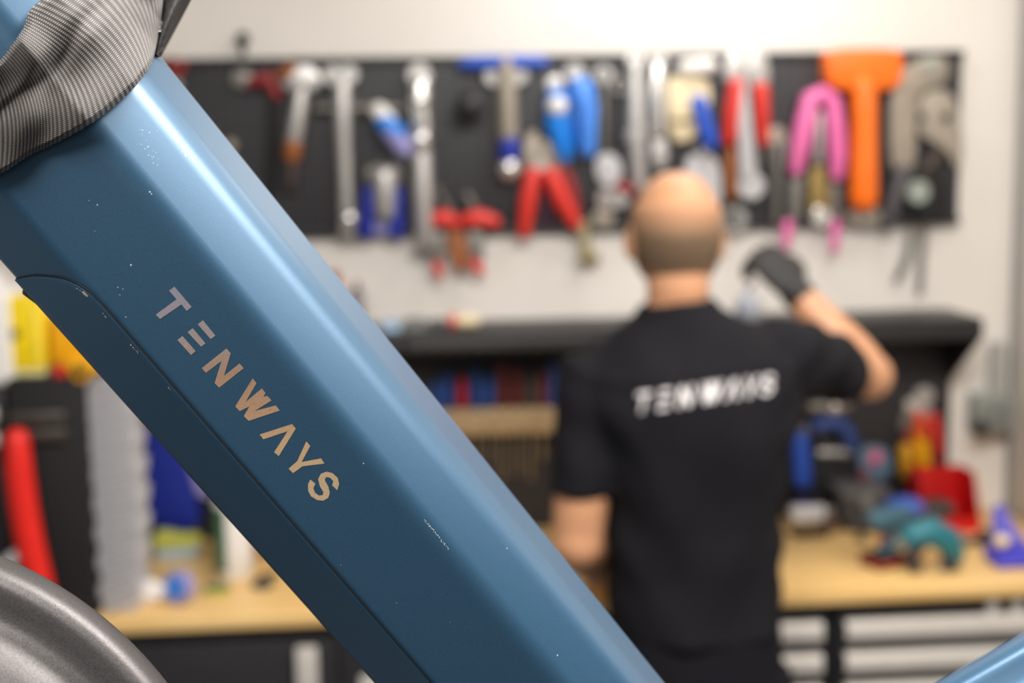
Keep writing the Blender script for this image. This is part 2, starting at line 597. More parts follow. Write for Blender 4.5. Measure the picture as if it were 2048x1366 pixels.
t = Tool('chrome_socket', 'chrome round socket on the board edge right of the man’s head', 'socket', 1466, 440)
t.disc('barrel', 1466, 436, 26, CHROME, .03)
t.disc('bore', 1466, 436, 13, BLACKM, .002, .03)

t = Tool('gear_puller', 'dull silver three-legged puller between red-gripped and pink pliers', 'puller', 1555, 440)
t.plate('yoke', [(1532, 270), (1544, 252), (1566, 254), (1576, 280), (1562, 292), (1540, 290)], BEIGE, .014, 0, 1)
t.rod('leg', [(1536, 285), (1530, 330)], 6, GREYM)
t.rod('leg', [(1556, 288), (1552, 445)], 8, GREYM)
t.rod('leg', [(1572, 286), (1574, 330)], 6, GREYM)
hook(1554, 268)

t = Tool('chain_pliers', 'pink-handled pliers forming an upside-down U on the board', 'pliers', 1630, 440)
t.rod('grip', [(1648, 186), (1622, 196), (1610, 250), (1600, 300), (1592, 340)], [14, 19, 21, 19, 13], PINK, .004)
t.rod('grip', [(1640, 186), (1664, 200), (1672, 260), (1676, 310), (1674, 350)], [14, 18, 19, 18, 14], PINK, .006)
t.plate('jaw', [(1582, 345), (1606, 345), (1602, 440), (1580, 450)], GREYM, .01, .002, 0)
t.plate('jaw', [(1660, 350), (1682, 350), (1682, 440), (1664, 448)], GREYM, .01, .002, 0)
t.rod('tip', [(1576, 450), (1572, 492)], [11, 9], PINK, .002)
t.rod('tip', [(1672, 450), (1668, 500)], [10, 8], PINK, .002)
hook(1646, 190)

t = Tool('brass_chain_tool', 'brass-coloured chain tool hanging between the pink grips', 'chain tool', 1640, 460)
t.rod('stem', [(1640, 230), (1636, 320)], [9, 12], STEEL)
t.plate('body', [(1624, 330), (1650, 320), (1662, 400), (1652, 450), (1622, 446), (1618, 390)], mat('brass', (150, 128, 78), .42, .7), .012, 0, 1)
t.disc('roller', 1640, 434, 20, CHROME, .012, .012)

t = Tool('dead_blow_hammer', 'bright orange one-piece dead-blow hammer, head up', 'hammer', 1727, 415)
t.plate('head', [(1656, 128), (1656, 104), (1678, 96), (1784, 96), (1806, 104), (1807, 130), (1807, 162), (1790, 178), (1750, 180), (1706, 180), (1674, 178), (1656, 162)], ORANGE, .05, .0, 1, None, .008)
t.rod('handle', [(1728, 175), (1729, 240), (1728, 330), (1727, 396)], [26, 25, 27, 29], ORANGE, .004)
hook(1700, 178)
hook(1756, 176)

t = Tool('spare_bracket', 'pale grey bracket on the board rail under the orange hammer', 'bracket', 1735, 458)
t.plate('plate', [(1694, 424), (1720, 414), (1762, 416), (1768, 446), (1740, 456), (1698, 452)], BEIGE, .012, 0, 1)
t.disc('bolt', 1730, 436, 9, STEEL, .006, .012)

t = Tool('caliper_arch', 'beige hooked arch gauge with two dark holes at the board’s right end', 'gauge', 1850, 340)
t.plate('arch', [(1782, 330), (1780, 200), (1790, 160), (1820, 126), (1860, 110), (1896, 114), (1900, 150), (1880, 172), (1850, 176), (1834, 200), (1832, 330), (1818, 346), (1796, 346)], BEIGE, .016, 0, 2)
t.plate('body', [(1842, 190), (1880, 176), (1908, 190), (1922, 240), (1926, 320), (1912, 340), (1896, 300), (1860, 282), (1836, 262)], BEIGE, .014, .002, 1)
t.disc('hole', 1842, 234, 9, BLACKM, .003, .016)
t.disc('hole', 1892, 236, 10, BLACKM, .003, .016)
t.disc('dial', 1862, 130, 16, mat('pale_sage', (164, 168, 156), .5), .006, .016)
hook(1830, 150)

t = Tool('shock_pump', 'black hand pump with pale round gauge at the lower right of the board', 'pump', 1850, 450)
t.rod('barrel', [(1806, 346), (1788, 400), (1772, 448)], [17, 16, 14], mat('charcoal_plastic', (72, 70, 74), .5), .004)
t.plate('body', [(1824, 344), (1850, 320), (1886, 330), (1900, 400), (1884, 446), (1840, 446), (1822, 400)], BLACKM, .022, 0, 1)
t.disc('gauge', 1834, 384, 23, mat('gauge_face', (150, 158, 148), .4), .014, .02)
t.rod('hose', [(1850, 340), (1872, 318), (1880, 300)], [8, 8, 8], mat('hose_brown', (72, 56, 46), .6), .01)
hook(1850, 330)

t = Tool('rag_strap', 'grey frayed strap hanging below the right end of the tool board', 'strap', 1840, 590, WY - .003)
t.plate('band', [(1812, 455), (1832, 455), (1822, 520), (1796, 570), (1788, 560), (1808, 510)], GREYM, .004, .01)
t.plate('band', [(1838, 455), (1856, 455), (1852, 520), (1846, 590), (1834, 588), (1836, 520)], mat('ash_cloth', (120, 114, 108), .9), .004, .006)

# ------------------------------------------------------------------ hutch (black back panel, overhanging shelf)
HX1 = P(1897, 760, 3.33).x
HX0 = -.60
HZt = P(1000, 662, 3.13).z
HZb = P(1000, 704, 3.13).z
HF = 3.13
hut = thing('tool_hutch', 'black steel tool hutch with overhanging shelf standing on the wooden worktop', 'hutch', ((HX0 + HX1) / 2, 3.3, BZ))
obj('back_panel', box(B(), (HX0, 3.318, BZ), (HX1, 3.340, HZb), .002), mat('hutch_panel', (40, 39, 42), .55), hut)
obj('shelf', box(B(), (HX0, HF, HZt - .014), (HX1, 3.342, HZt), .003), BLACK, hut)
obj('front_valance', box(B(), (HX0, HF, HZb), (HX1, HF + .014, HZt - .014), .003), BLACK, hut)
for x in (HX0, HX1 - .006):
    s = B()
    prism3(s, [Vector((x, HF + .01, HZt - .014)), Vector((x, HF + .01, HZb)), Vector((x, 3.318, HZb - .13)), Vector((x, 3.318, HZt - .014))], Vector((.006, 0, 0)))
    obj('side_bracket', s, BLACK, hut)
for i in range(12):
    c = P(838 + i * 29.6, 688 - i * .35, HF - .001)
    b = thing('socket', 'dark steel socket, %s from the left in the row along the hutch valance' % ['first', 'second', 'third', 'fourth', 'fifth', 'sixth', 'seventh', 'eighth', 'ninth', 'tenth', 'eleventh', 'twelfth'][i], 'socket', c + Vector((0, 0, -.011)), 'row of sockets along the hutch valance')
    obj('barrel', lathe(B(), c, [(.011, 0), (.0125, .002), (.0125, .016), (.0105, .019), (.007, .019), (.007, .012)], 16, (0, -1, 0)), mat('dark_socket', (150, 148, 146), .25, .9), b)
    obj('drive_ring', lathe(B(), c + Vector((0, -.008, 0)), [(.0128, 0), (.0132, .001), (.0132, .003), (.0128, .004)], 16, (0, -1, 0)), CHROME, b)

# things on the shelf of the hutch
def on_shelf(px, Y):
    v = P(px, 640, Y)
    return Vector((v.x, Y, HZt))


c = on_shelf(672, 3.25)
t = thing('red_bottle', 'orange-red bottle on the hutch shelf next to the blue bike tube', 'bottle', c)
obj('body', lathe(B(), c, [(.024, 0), (.027, .004), (.027, .075), (.012, .1), (.012, .11)], 18), mat('coral_plastic', (214, 92, 70), .45), t)
obj('cap', lathe(B(), c + Vector((0, 0, .11)), [(.013, 0), (.013, .018), (.01, .02)], 14), DRED, t)
c = on_shelf(716, 3.25)
t = thing('grey_can', 'dark grey striped can right of the orange-red bottle on the hutch shelf', 'can', c)
obj('body', lathe(B(), c, [(.014, 0), (.015, .003), (.015, .085), (.013, .088)], 16), mat('slate_can', (84, 80, 92), .5), t)
for h in (.02, .05, .07):
    obj('stripe', lathe(B(), c + Vector((0, 0, h)), [(.0153, 0), (.0156, .001), (.0156, .005), (.0153, .006)], 16), GREYP, t)
obj('nozzle', lathe(B(), c + Vector((0, 0, .088)), [(.006, 0), (.006, .014), (.004, .018)], 10), BLACKM, t)
for i, (px, lab, ml, sx, sz) in enumerate([(782, 'pale blue-grey parts tray on the hutch shelf, left of the others', PALEB, .035, .016), (830, 'grey parts tray in the middle of the hutch shelf', MIDGREY, .04, .018), (876, 'low dark grey parts tray on the hutch shelf beside the red lid jar', mat('charcoal_plastic', (72, 70, 74)), .03, .014)]):
    c = on_shelf(px, 3.22)
    t = thing('parts_tray', lab, 'tray', c)
    b = B()
    pr = [(-1, 0), (-1, 1), (-.86, 1), (-.86, .25), (.86, .25), (.86, 1), (1, 1), (1, 0)]
    prism3(b, [c + Vector((x * sx * .6, -.045, z * sz)) for x, z in pr], Vector((0, .09, 0)))
    box(b, c + Vector((-sx * .6, -.047, 0)), c + Vector((sx * .6, -.043, sz)))
    box(b, c + Vector((-sx * .6, .043, 0)), c + Vector((sx * .6, .047, sz)))
    obj('tray_shell', b, ml, t)
    obj('contents', ball(B(), c + Vector((0, 0, sz * .7)), sx * .4, 1, 1.4, .4), GREYM, t)
c = on_shelf(916, 3.20)
t = thing('cream_jar', 'small cream jar with a red lid lying on the hutch shelf', 'jar', c)
obj('glass', tube(B(), [c + Vector((-.004, 0, .016)), c + Vector((.035, 0, .016))], .015, 16, True), CREAM, t)
obj('lid', tube(B(), [c + Vector((-.02, 0, .016)), c + Vector((-.004, 0, .016))], .0165, 16), RED, t)
c = on_shelf(1496, 3.2)
t = thing('bulb_oiler', 'pale grey round oil bottle on the hutch shelf at the man’s raised shoulder', 'bottle', c)
obj('body', lathe(B(), c, [(.02, 0), (.029, .01), (.031, .03), (.026, .05), (.01, .062), (.008, .07)], 18), mat('pale_blue_grey', (170, 174, 184), .4), t)
obj('spout', tube(B(), [c + Vector((0, 0, .068)), c + Vector((.012, -.006, .095))], [.006, .003], 10, True), BLACK, t)

# screwdriver rack
ry = 3.30
t = thing('screwdriver_rack', 'tan wooden screwdriver rack fixed to the hutch back panel', 'rack', P(1000, 868, ry))
rb = B()
a, bq = P(870, 822, ry - .04), P(1118, 866, ry - .04)
box(rb, (a.x, ry - .04, bq.z), (bq.x, 3.318, a.z), .004)
obj('rail', rb, TAN, t)
for px in (880, 1108):
    v = P(px, 870, ry)
    obj('bracket', box(B(), (v.x - .008, ry - .02, v.z - .03), (v.x + .008, 3.318, v.z + .002), .002), BLACK, t)
DBLUE = mat('deep_blue_handle', (32, 66, 130), .45)
CRIM = mat('crimson_handle', (150, 26, 50), .45)
MAROON = mat('maroon_handle', (92, 36, 36), .5)
DGREY = mat('dark_grey_handle', (66, 60, 58), .5)
for px, hm, lab, top, bot in [(872, DBLUE, 'deep blue screwdriver, leftmost in the wooden rack', 760, 900), (896, DBLUE, 'deep blue screwdriver left of the crimson one in the rack', 742, 930),
                              (924, CRIM, 'crimson screwdriver in the wooden rack between the blue ones', 752, 915), (952, DBLUE, 'deep blue screwdriver just right of the crimson one', 738, 955),
                              (978, DBLUE, 'deep blue screwdriver left of the maroon handles in the rack', 748, 925), (1004, MAROON, 'maroon screwdriver with the tallest handle, left of the dark pair', 726, 960),
                              (1034, MAROON, 'maroon screwdriver in the middle of the dark handles', 734, 950), (1062, DGREY, 'dark grey screwdriver between maroon ones in the rack', 744, 960),
                              (1086, MAROON, 'maroon screwdriver right of the dark grey one in the rack', 738, 920), (1106, DBLUE, 'deep blue screwdriver, rightmost in the rack beside the man’s sleeve', 724, 915)]:
    yy = ry - .02
    t = thing('screwdriver', lab, 'screwdriver', P(px, bot, yy), 'screwdrivers in the wooden rack')
    kk = K(P(px, 780, yy))
    obj('handle', tube(B(), [P(px, top + 8, yy), P(px, top + 20, yy), P(px, 800, yy), P(px, 822, yy)], [9 * kk, 11 * kk, 12 * kk, 7 * kk], 10, True), hm, t)
    obj('shaft', tube(B(), [P(px, 822, yy), P(px, bot, yy)], [3.5 * kk, 2.6 * kk], 8), mat('warm_steel', (190, 176, 150), .3, 1), t)

# ------------------------------------------------------------------ tools on the right of the hutch panel
HP = 3.316


def hp_tool(name, label, cat, px, py):
    return Tool(name, label, cat, px, py, HP)


t = hp_tool('yellow_grip_pliers', 'pliers with chrome head and yellow-tipped red grips on the hutch panel', 'pliers', 1845, 940)
t.disc('jaw', 1822, 808, 17, CHROME, .014)
t.disc('jaw', 1846, 790, 20, STEEL, .014, .002)
t.plate('neck', [(1812, 812), (1860, 806), (1866, 836), (1820, 842)], STEEL, .01, .001, 1)
t.rod('grip', [(1838, 838), (1842, 880), (1850, 945)], [13, 13, 13], AMBER, .006)
t.rod('grip', [(1868, 834), (1874, 870), (1876, 910)], [10, 10, 8], RED, .002)
t.rod('grip_upper', [(1838, 836), (1846, 868)], [13, 13], mat('orange_red_plastic', (224, 78, 46), .45), .012)
t = hp_tool('amber_pliers', 'smaller amber-gripped pliers left of the yellow-tipped red ones', 'pliers', 1812, 940)
t.plate('jaw', [(1800, 840), (1812, 820), (1826, 842), (1822, 870), (1804, 870)], GREYM, .01, 0, 1)
t.rod('grip', [(1818, 868), (1822, 915)], [11, 9], DRED)
t.rod('grip', [(1812, 900), (1814, 945)], [16, 15], mat('ochre_plastic', (196, 142, 24), .5), .004)
t = hp_tool('bit_bar', 'silver bit bar on the hutch panel just below the man’s elbow', 'bar', 1660, 830)
t.rod('bar', [(1624, 814), (1690, 812)], [13, 15], GREYM)
t.ball('end', 1668, 812, 18, CHROME, .004)
t = hp_tool('cone_wrench', 'blue-handled wrench hanging left on the hutch panel beside the man', 'wrench', 1608, 960)
t.rod('handle', [(1600, 880), (1604, 960)], [17, 19], BLUE)
t.plate('head', [(1588, 870), (1592, 846), (1604, 856), (1616, 846), (1620, 872)], GREYM, .01, 0, 0)
t = hp_tool('frame_clamp', 'blue clamp frame with slanted arm on the hutch panel', 'clamp', 1690, 900)
t.rod('arm', [(1632, 852), (1674, 842), (1692, 860), (1706, 894)], [15, 16, 16, 13], mat('muted_blue', (46, 70, 132), .5))
t.rod('screw', [(1640, 905), (1700, 905)], [9, 9], STEEL)
t.plate('jaw', [(1628, 862), (1650, 862), (1650, 912), (1630, 912)], BLACK, .016, 0, 1)
t = hp_tool('pocket_tool', 'small pink-and-blue pocket tool hanging in the middle of the hutch panel', 'pocket tool', 1745, 960)
t.plate('shell', [(1718, 900), (1750, 890), (1780, 900), (1786, 950), (1750, 966), (1720, 950)], mat('steel_blue', (96, 122, 142), .5), .016, 0, 2)
t.plate('button', [(1734, 908), (1758, 900), (1770, 916), (1744, 936)], mat('rose_plastic', (206, 98, 134), .5), .004, .016, 1)
t.rod('tail', [(1728, 946), (1720, 1000)], [9, 8], DRED)

# ------------------------------------------------------------------ worktop and cabinets
WF = 2.75
WX0, WX1 = -1.25, cx - .02
wm = bpy.data.materials.new('worktop_wood')
wm.use_nodes = True
n, l = wm.node_tree.nodes, wm.node_tree.links
tc = n.new('ShaderNodeTexCoord'); mp = n.new('ShaderNodeMapping'); mp.inputs['Scale'].default_value = (1.2, 22, 22)
nz = n.new('ShaderNodeTexNoise'); nz.inputs['Scale'].default_value = 3; nz.inputs['Detail'].default_value = 6
cr = n.new('ShaderNodeValToRGB')
cr.color_ramp.elements[0].position = .3; cr.color_ramp.elements[1].position = .72
cr.color_ramp.elements[0].color = [lin(x) for x in (222, 178, 108)] + [1]
cr.color_ramp.elements[1].color = [lin(x) for x in (243, 206, 142)] + [1]
l.new(tc.outputs['Object'], mp.inputs[0]); l.new(mp.outputs[0], nz.inputs['Vector']); l.new(nz.outputs['Fac'], cr.inputs[0])
l.new(cr.outputs[0], n['Principled BSDF'].inputs['Base Color']); n['Principled BSDF'].inputs['Roughness'].default_value = .38
wt = obj('worktop', box(B(), (WX0, WF, BZ - .028), (WX1, 3.345, BZ), .004), wm)
wt['label'] = 'long light wooden worktop on black cabinets along the back wall'
wt['category'] = 'worktop'

ZT = BZ - .028
CY = WF + .03


def cabinet_shell(x0, x1):
    b = B()
    box(b, (x0, CY + .02, .08), (x1, 3.34, ZT), .003)
    box(b, (x0 + .02, CY + .06, 0), (x1 - .02, 3.3, .08))
    return b


# cupboard on the left
xa, xb = -1.2, .17
cab = thing('base_cabinet', 'black steel cupboard under the left part of the worktop', 'cabinet', ((xa + xb) / 2, 3.05, 0))
obj('body', cabinet_shell(xa, xb), BLACK, cab)
h1 = P(615, 1320, CY).x
h2 = P(742, 1360, CY).x
mid = (h1 + h2) / 2
xs = [xa + .01, (xa + mid) / 2, mid, xb - .01]
for i in range(3):
    d = obj('door', box(B(), (xs[i] + .003, CY, .10), (xs[i + 1] - .003, CY + .02, ZT - .035), .004), BLACK, cab)
    hx = [xs[1] - .05, h1, h2][i]
    ztop = P(615, 1292, CY - .02).z if i < 2 else P(742, 1350, CY - .02).z
    hb = B()
    box(hb, (hx - .022, CY - .026, ztop - .17), (hx + .022, CY - .016, ztop), .005)
    box(hb, (hx - .008, CY - .018, ztop - .15), (hx + .008, CY + .002, ztop - .13))
    box(hb, (hx - .008, CY - .018, ztop - .04), (hx + .008, CY + .002, ztop - .02))
    obj('handle', hb, ALU, d)

# drawer banks
dz0 = P(1800, 1222, CY).z
xm = P(1660, 1290, CY).x


def drawer_bank(name, label, x0, x1):
    c = thing(name, label, 'drawer cabinet', ((x0 + x1) / 2, 3.05, 0))
    obj('body', cabinet_shell(x0, x1), BLACK, c)
    z = P(1800, 1228, CY).z
    hts = [.069, .069, .13, .13, .16, .16]
    for h in hts:
        if z - h < .09:
            break
        d = obj('drawer', box(B(), (x0 + .012, CY, z - h + .004), (x1 - .012, CY + .02, z), .003), BLACK, c)
        hb = B()
        zc = z - .007
        pr = [(0, 0), (-.012, .0), (-.017, -.005), (-.019, -.014), (-.019, -.037), (-.014, -.039), (-.012, -.018), (-.007, -.010), (0, -.010)]
        vs = [[Vector((x, CY + py, zc + pz)) for py, pz in pr] for x in (x0 + .02, x1 - .02)]
        loft(hb, vs)
        obj('handle', hb, ALU, d)
        z -= h
    return c


drawer_bank('drawer_cabinet', 'black drawer cabinet with short silver pulls beside the man’s hip', .19, xm)
dc = drawer_bank('drawer_cabinet', 'black drawer cabinet with long silver pulls at the right end', xm + .01, cx - .03)
for px in (1984, 2034):
    v = P(px, 1213, CY - .002)
    obj('lock', lathe(B(), v + Vector((0, .006, .0)), [(.014, 0), (.016, .002), (.016, .008), (.012, .010)], 16, (0, -1, 0)), CHROME, dc)

# ------------------------------------------------------------------ things on the right of the worktop
def bench(px, py):
    return PZ(px, py, BZ)


c = bench(1612, 1050)
t = thing('white_roll', 'white paper roll lying on the worktop behind the man’s back', 'paper roll', c)
kk = K(c)
obj('paper', tube(B(), [c + Vector((-32 * kk, 0, 20 * kk)), c + Vector((36 * kk, 0, 20 * kk))], [20 * kk] * 2, 20), mat('paper_white', (222, 218, 216), .8, var=.02), t)
obj('core', tube(B(), [c + Vector((-33 * kk, 0, 20 * kk)), c + Vector((37 * kk, 0, 20 * kk))], [7 * kk] * 2, 12), TAN, t)

c = bench(1610, 1072)
t = thing('flat_tray', 'thin dark tray on the worktop in front of the white roll', 'tray', c)
b = box(B(), c + Vector((-.03, -.02, 0)), c + Vector((.05, .02, .006)), .002)
obj('base', b, DGREY, t)
b = B()
box(b, c + Vector((-.032, -.022, .004)), c + Vector((.052, -.018, .012)))
box(b, c + Vector((-.032, .018, .004)), c + Vector((.052, .022, .012)))
obj('rim', b, BLACK, t)

c = bench(1604, 1044)
t = thing('navy_tub', 'navy round tub behind the white paper roll', 'tub', c)
obj('body', lathe(B(), c, [(.018, 0), (.02, .01), (.021, .05), (.019, .055)], 18), NAVY, t)
obj('lid', lathe(B(), c + Vector((0, 0, .055)), [(.0215, 0), (.0215, .008), (.016, .010)], 18), BLACK, t)
c = bench(1692, 1042)
t = thing('blue_spray_can', 'dark blue can with black cap standing at the worktop back', 'can', c)
obj('body', lathe(B(), c, [(.020, 0), (.022, .004), (.022, .048), (.014, .056)], 18), mat('cobalt_can', (18, 62, 160), .4), t)
obj('cap', lathe(B(), c + Vector((0, 0, .056)), [(.014, 0), (.014, .014), (.011, .018)], 14), BLACKM, t)
c = bench(1660, 1062)
t = thing('brown_cone', 'small brown wooden cone piece beside the white paper roll', 'cone', c)
obj('cone_body', lathe(B(), c, [(.02, 0), (.021, .004), (.014, .03), (.006, .05)], 16), mat('umber_wood', (104, 82, 66), .6), t)
obj('tip', ball(B(), c + Vector((0, 0, .052)), .007), STEEL, t)

c = bench(1722, 1080)
t = thing('chrome_ball_tool', 'tool with shiny ball end standing behind the teal drill', 'ball tool', c)
obj('stem', lathe(B(), c, [(.016, 0), (.014, .006), (.006, .012), (.006, .03)], 14), BLACK, t)
obj('ball_end', ball(B(), c + Vector((0, 0, .038)), .013), CHROME, t)
c = bench(1752, 1058)
b0 = Vector((c.x - .025, 3.185, BZ))
t = thing('black_toolbox', 'dark lidded box at the worktop back behind the teal drill', 'toolbox', b0 + Vector((0, .06, 0)))
obj('body', box(B(), b0 + Vector((-.06, 0, 0)), b0 + Vector((.05, .12, .075)), .006), mat('grey_black_plastic', (58, 56, 58), .5), t)
obj('lid', box(B(), b0 + Vector((-.064, -.004, .076)), b0 + Vector((.054, .124, .098)), .006), mat('grey_lid_plastic', (92, 90, 90), .5), t)
obj('latch', box(B(), b0 + Vector((-.02, -.010, .055)), b0 + Vector((.01, -.003, .088)), .002), MIDGREY, t)


def drill(name, label, c, yaw, body, s=1., legs=False):
    """cordless drill standing on its battery; the chuck points along local -x"""
    t = thing(name, label, 'drill', c)
    R = Matrix.Rotation(yaw, 3, 'Z')

    def L(x, y, z):
        return c + R @ (Vector((x, y, z)) * s)
    bt = B()
    prism3(bt, [L(-.045, -.035, 0), L(.045, -.035, 0), L(.045, .035, 0), L(-.045, .035, 0)], Vector((0, 0, .028 * s)), .004)
    obj('battery', bt, BLACK, t)
    obj('battery_stripe', prism3(B(), [L(-.046, -.036, .012), L(.046, -.036, .012), L(.046, .036, .012), L(-.046, .036, .012)], Vector((0, 0, .006 * s))), RED, t)
    obj('grip', tube(B(), [L(.005, 0, .026), L(.012, 0, .06), L(.018, 0, .09)], [.02 * s, .018 * s, .022 * s], 14), body, t)
    obj('motor_housing', tube(B(), [L(.06, 0, .11), L(.02, 0, .11), L(-.03, 0, .11), L(-.05, 0, .11)], [.026 * s, .03 * s, .03 * s, .024 * s], 16, True), body, t)
    obj('chuck', tube(B(), [L(-.055, 0, .11), L(-.075, 0, .11), L(-.105, 0, .11)], [.022 * s, .02 * s, .012 * s], 14), BLACK, t)
    obj('trigger', tube(B(), [L(-.012, 0, .082), L(-.01, 0, .062)], [.007 * s, .006 * s], 8, True), RED, t)
    return t


drill('cordless_drill', 'dull teal cordless drill with red-striped battery on the worktop', bench(1768, 1130), radians(25), DTEAL, .92)
c = bench(1866, 1142)
t = thing('impact_driver', 'bright teal power tool straddling on two dark legs on the worktop', 'impact driver', c)
kk = K(c)


def LW(px, py, dy=0.):
    """a point above the bench at the depth of c"""
    return P(px, py, c.y + dy)


obj('housing', tube(B(), [LW(1824, 1072), LW(1860, 1062), LW(1896, 1082), LW(1908, 1108)], [25 * kk, 31 * kk, 29 * kk, 21 * kk], 14, True), TEAL, t)
obj('front_leg', tube(B(), [LW(1840, 1090, -.01), LW(1822, 1110, -.01), LW(1832, 1137, -.01)], [15 * kk, 14 * kk, 12 * kk], 12, True), mat('ink_rubber', (40, 40, 52), .6), t)
obj('grip', tube(B(), [LW(1898, 1100), LW(1900, 1134)], [19 * kk, 16 * kk], 12, True), mat('ink_rubber', (40, 40, 52), .6), t)
obj('chuck', tube(B(), [LW(1814, 1078), LW(1796, 1090)], [15 * kk, 9 * kk], 12, True), MIDGREY, t)
obj('foot', tube(B(), [LW(1884, 1142), LW(1916, 1142)], [8 * kk, 8 * kk], 10, True), GREYM, t)

c = bench(1808, 1060)
t = thing('blue_lid_box', 'low black box with glossy blue oval lid behind the teal tools', 'box', c)
obj('body', lathe(B(), c, [(.04, 0), (.044, .004), (.046, .05), (.044, .054)], 24), BLACK, t)
obj('lid', ball(B(), c + Vector((0, 0, .056)), .049, 1, 1, .5, 20), mat('soft_blue_plastic', (70, 104, 190), .4), t)
c = bench(1900, 1066)
t = thing('red_bin', 'red open-front parts bin at the worktop back by the wall', 'bin', c)
x0, x1 = P(1850, 1000, c.y).x, P(1962, 1000, c.y).x
zt = P(1900, 955, c.y).z
b = B()
y0 = c.y
pr = [(0, .0), (0, .03), (.04, zt - BZ), (.12, zt - BZ), (.12, 0)]
for x in (x0, x1 - .004):
    prism3(b, [Vector((x, y0 + a, BZ + z)) for a, z in pr], Vector((.004, 0, 0)))
box(b, (x0, y0, BZ), (x1, y0 + .12, BZ + .004))
box(b, (x0, y0 + .116, BZ), (x1, y0 + .12, zt))
box(b, (x0, y0 - .002, BZ), (x1, y0 + .003, BZ + .035))
obj('bin_shell', b, mat('deep_red_plastic', (190, 14, 14), .42), t, False)
obj('contents', box(B(), (x0 + .01, y0 + .02, BZ + .005), (x1 - .05, y0 + .1, BZ + .065), .01), DGREY, t)
c = bench(1960, 1090)
t = thing('black_clamp', 'small black clamp between the teal tool and violet stand', 'clamp', c)
obj('bar', tube(B(), [c + Vector((-.03, 0, .01)), c + Vector((.03, 0, .014))], [.01, .01], 10, True), BLACK, t)
obj('jaw', box(B(), c + Vector((.0, -.012, 0)), c + Vector((.02, .012, .035)), .004), BLACK, t)
obj('knob', ball(B(), c + Vector((-.036, 0, .014)), .012), GREYM, t)
c = bench(2030, 1130)
t = thing('violet_stand', 'violet-blue plastic tool stand at the right end of the worktop', 'stand', c)
obj('base', box(B(), c + Vector((-.052, -.03, 0)), c + Vector((.06, .05, .034)), .008), PURPLE, t)
obj('upright', prism3(B(), [P(1994, 1100, c.y), P(1996, 1030, c.y), P(2008, 1012, c.y), P(2022, 1040, c.y), P(2056, 1092, c.y)], Vector((0, .03, 0)), .004), mat('soft_violet_plastic', (112, 108, 214), .5), t)
obj('cradle', ball(B(), P(2004, 1082, c.y - .016), .018, 1, .7, .8), CREAM, t)

# electrical box on the back wall, right
t = thing('socket_box', 'grey electrical box with conduit on the white wall right of the hutch', 'electrical box', P(1985, 880, WY))
t0 = P(1950, 870, WY - .06); t1 = P(2030, 790, WY - .06)
obj('body', box(B(), (t0.x, WY - .06, t0.z), (t1.x, WY - .001, t1.z), .006), mat('sage_grey_plastic', (142, 146, 138), .5), t)
obj('cover', box(B(), (t0.x + .012, WY - .068, t0.z + .012), (t1.x - .012, WY - .058, t1.z - .012), .004), MIDGREY, t)
q0 = P(1990, 790, WY - .02)
obj('conduit', tube(B(), [q0 + Vector((0, 0, -.01)), q0 + Vector((0, 0, .13))], .018, 12), mat('conduit_grey', (168, 164, 158), .5), t)
q1 = P(1952, 850, WY - .03)
obj('plug', tube(B(), [q1 + Vector((.0, -.03, 0)), q1 + Vector((-.01, -.05, -.0))], [.02, .016], 12, True), BLACK, t)

# ------------------------------------------------------------------ left of the worktop
rx0, rx1 = P(26, 1000, WF + .02).x, P(180, 1000, WF + .02).x
rz1 = P(165, 756, WF + .02).z
rack = thing('black_tool_chest', 'tall black steel tool chest standing on the left of the worktop', 'tool chest', ((rx0 + rx1) / 2, 2.95, BZ))
obj('body', box(B(), (rx0, WF + .02, BZ + .004), (rx1, 3.2, rz1), .006), BLACKM, rack)
obj('top_mat', box(B(), (rx0 + .004, WF + .024, rz1), (rx1 - .004, 3.19, rz1 + .003), .001), BLACK, rack)
for i in range(2):
    z = P(90, 838 + i * 34, WF).z
    obj('label_rail', box(B(), (rx0 + .004, WF + .004, z - .012), (rx1 - .035, WF + .024, z + .012), .004), mat('dull_rail', (92, 86, 80), .4, .7), rack)
for sx in (rx0 + .03, rx1 - .03):
    obj('foot', lathe(B(), (sx, WF + .06, BZ), [(.012, 0), (.012, .006)], 12), BLACK, rack)
tx0 = P(-150, 1000, WF - .02).x
tz1 = P(0, 786, WF - .02).z
tr = thing('tool_trolley', 'black tool chest with silver edge at the left border of the photo', 'tool chest', ((tx0 + rx0) / 2, 2.9, BZ))
obj('body', box(B(), (tx0, WF + .02, BZ), (rx0 - .006, 3.2, tz1), .006), BLACK, tr)
for i in range(2):
    z = P(10, 820 + i * 50, WF).z
    d = obj('drawer', box(B(), (tx0 + .01, WF + .008, z - .05), (rx0 - .012, WF + .024, z + .008), .004), BLACK, tr)
    obj('handle', box(B(), (tx0 + .015, WF - .01, z - .022), (rx0 - .014, WF + .01, z + .006), .004), ALU, d)
v = P(-4, 784, WF + .05)
t = thing('white_canister', 'white plastic canister on the chest at the left border of the photo', 'canister', Vector((v.x, WF + .11, tz1)))
kk = K(v)
b = box(B(), (v.x - 70 * kk, WF + .03, tz1), (v.x + 40 * kk, WF + .2, tz1 + 200 * kk), .022, 4)
obj('body', b, WPLAST, t)
b = lathe(B(), (v.x - 20 * kk, WF + .11, tz1 + 200 * kk - .001), [(.03, 0), (.03, .02), (.026, .024)], 20)
obj('cap', b, WPLAST, t)
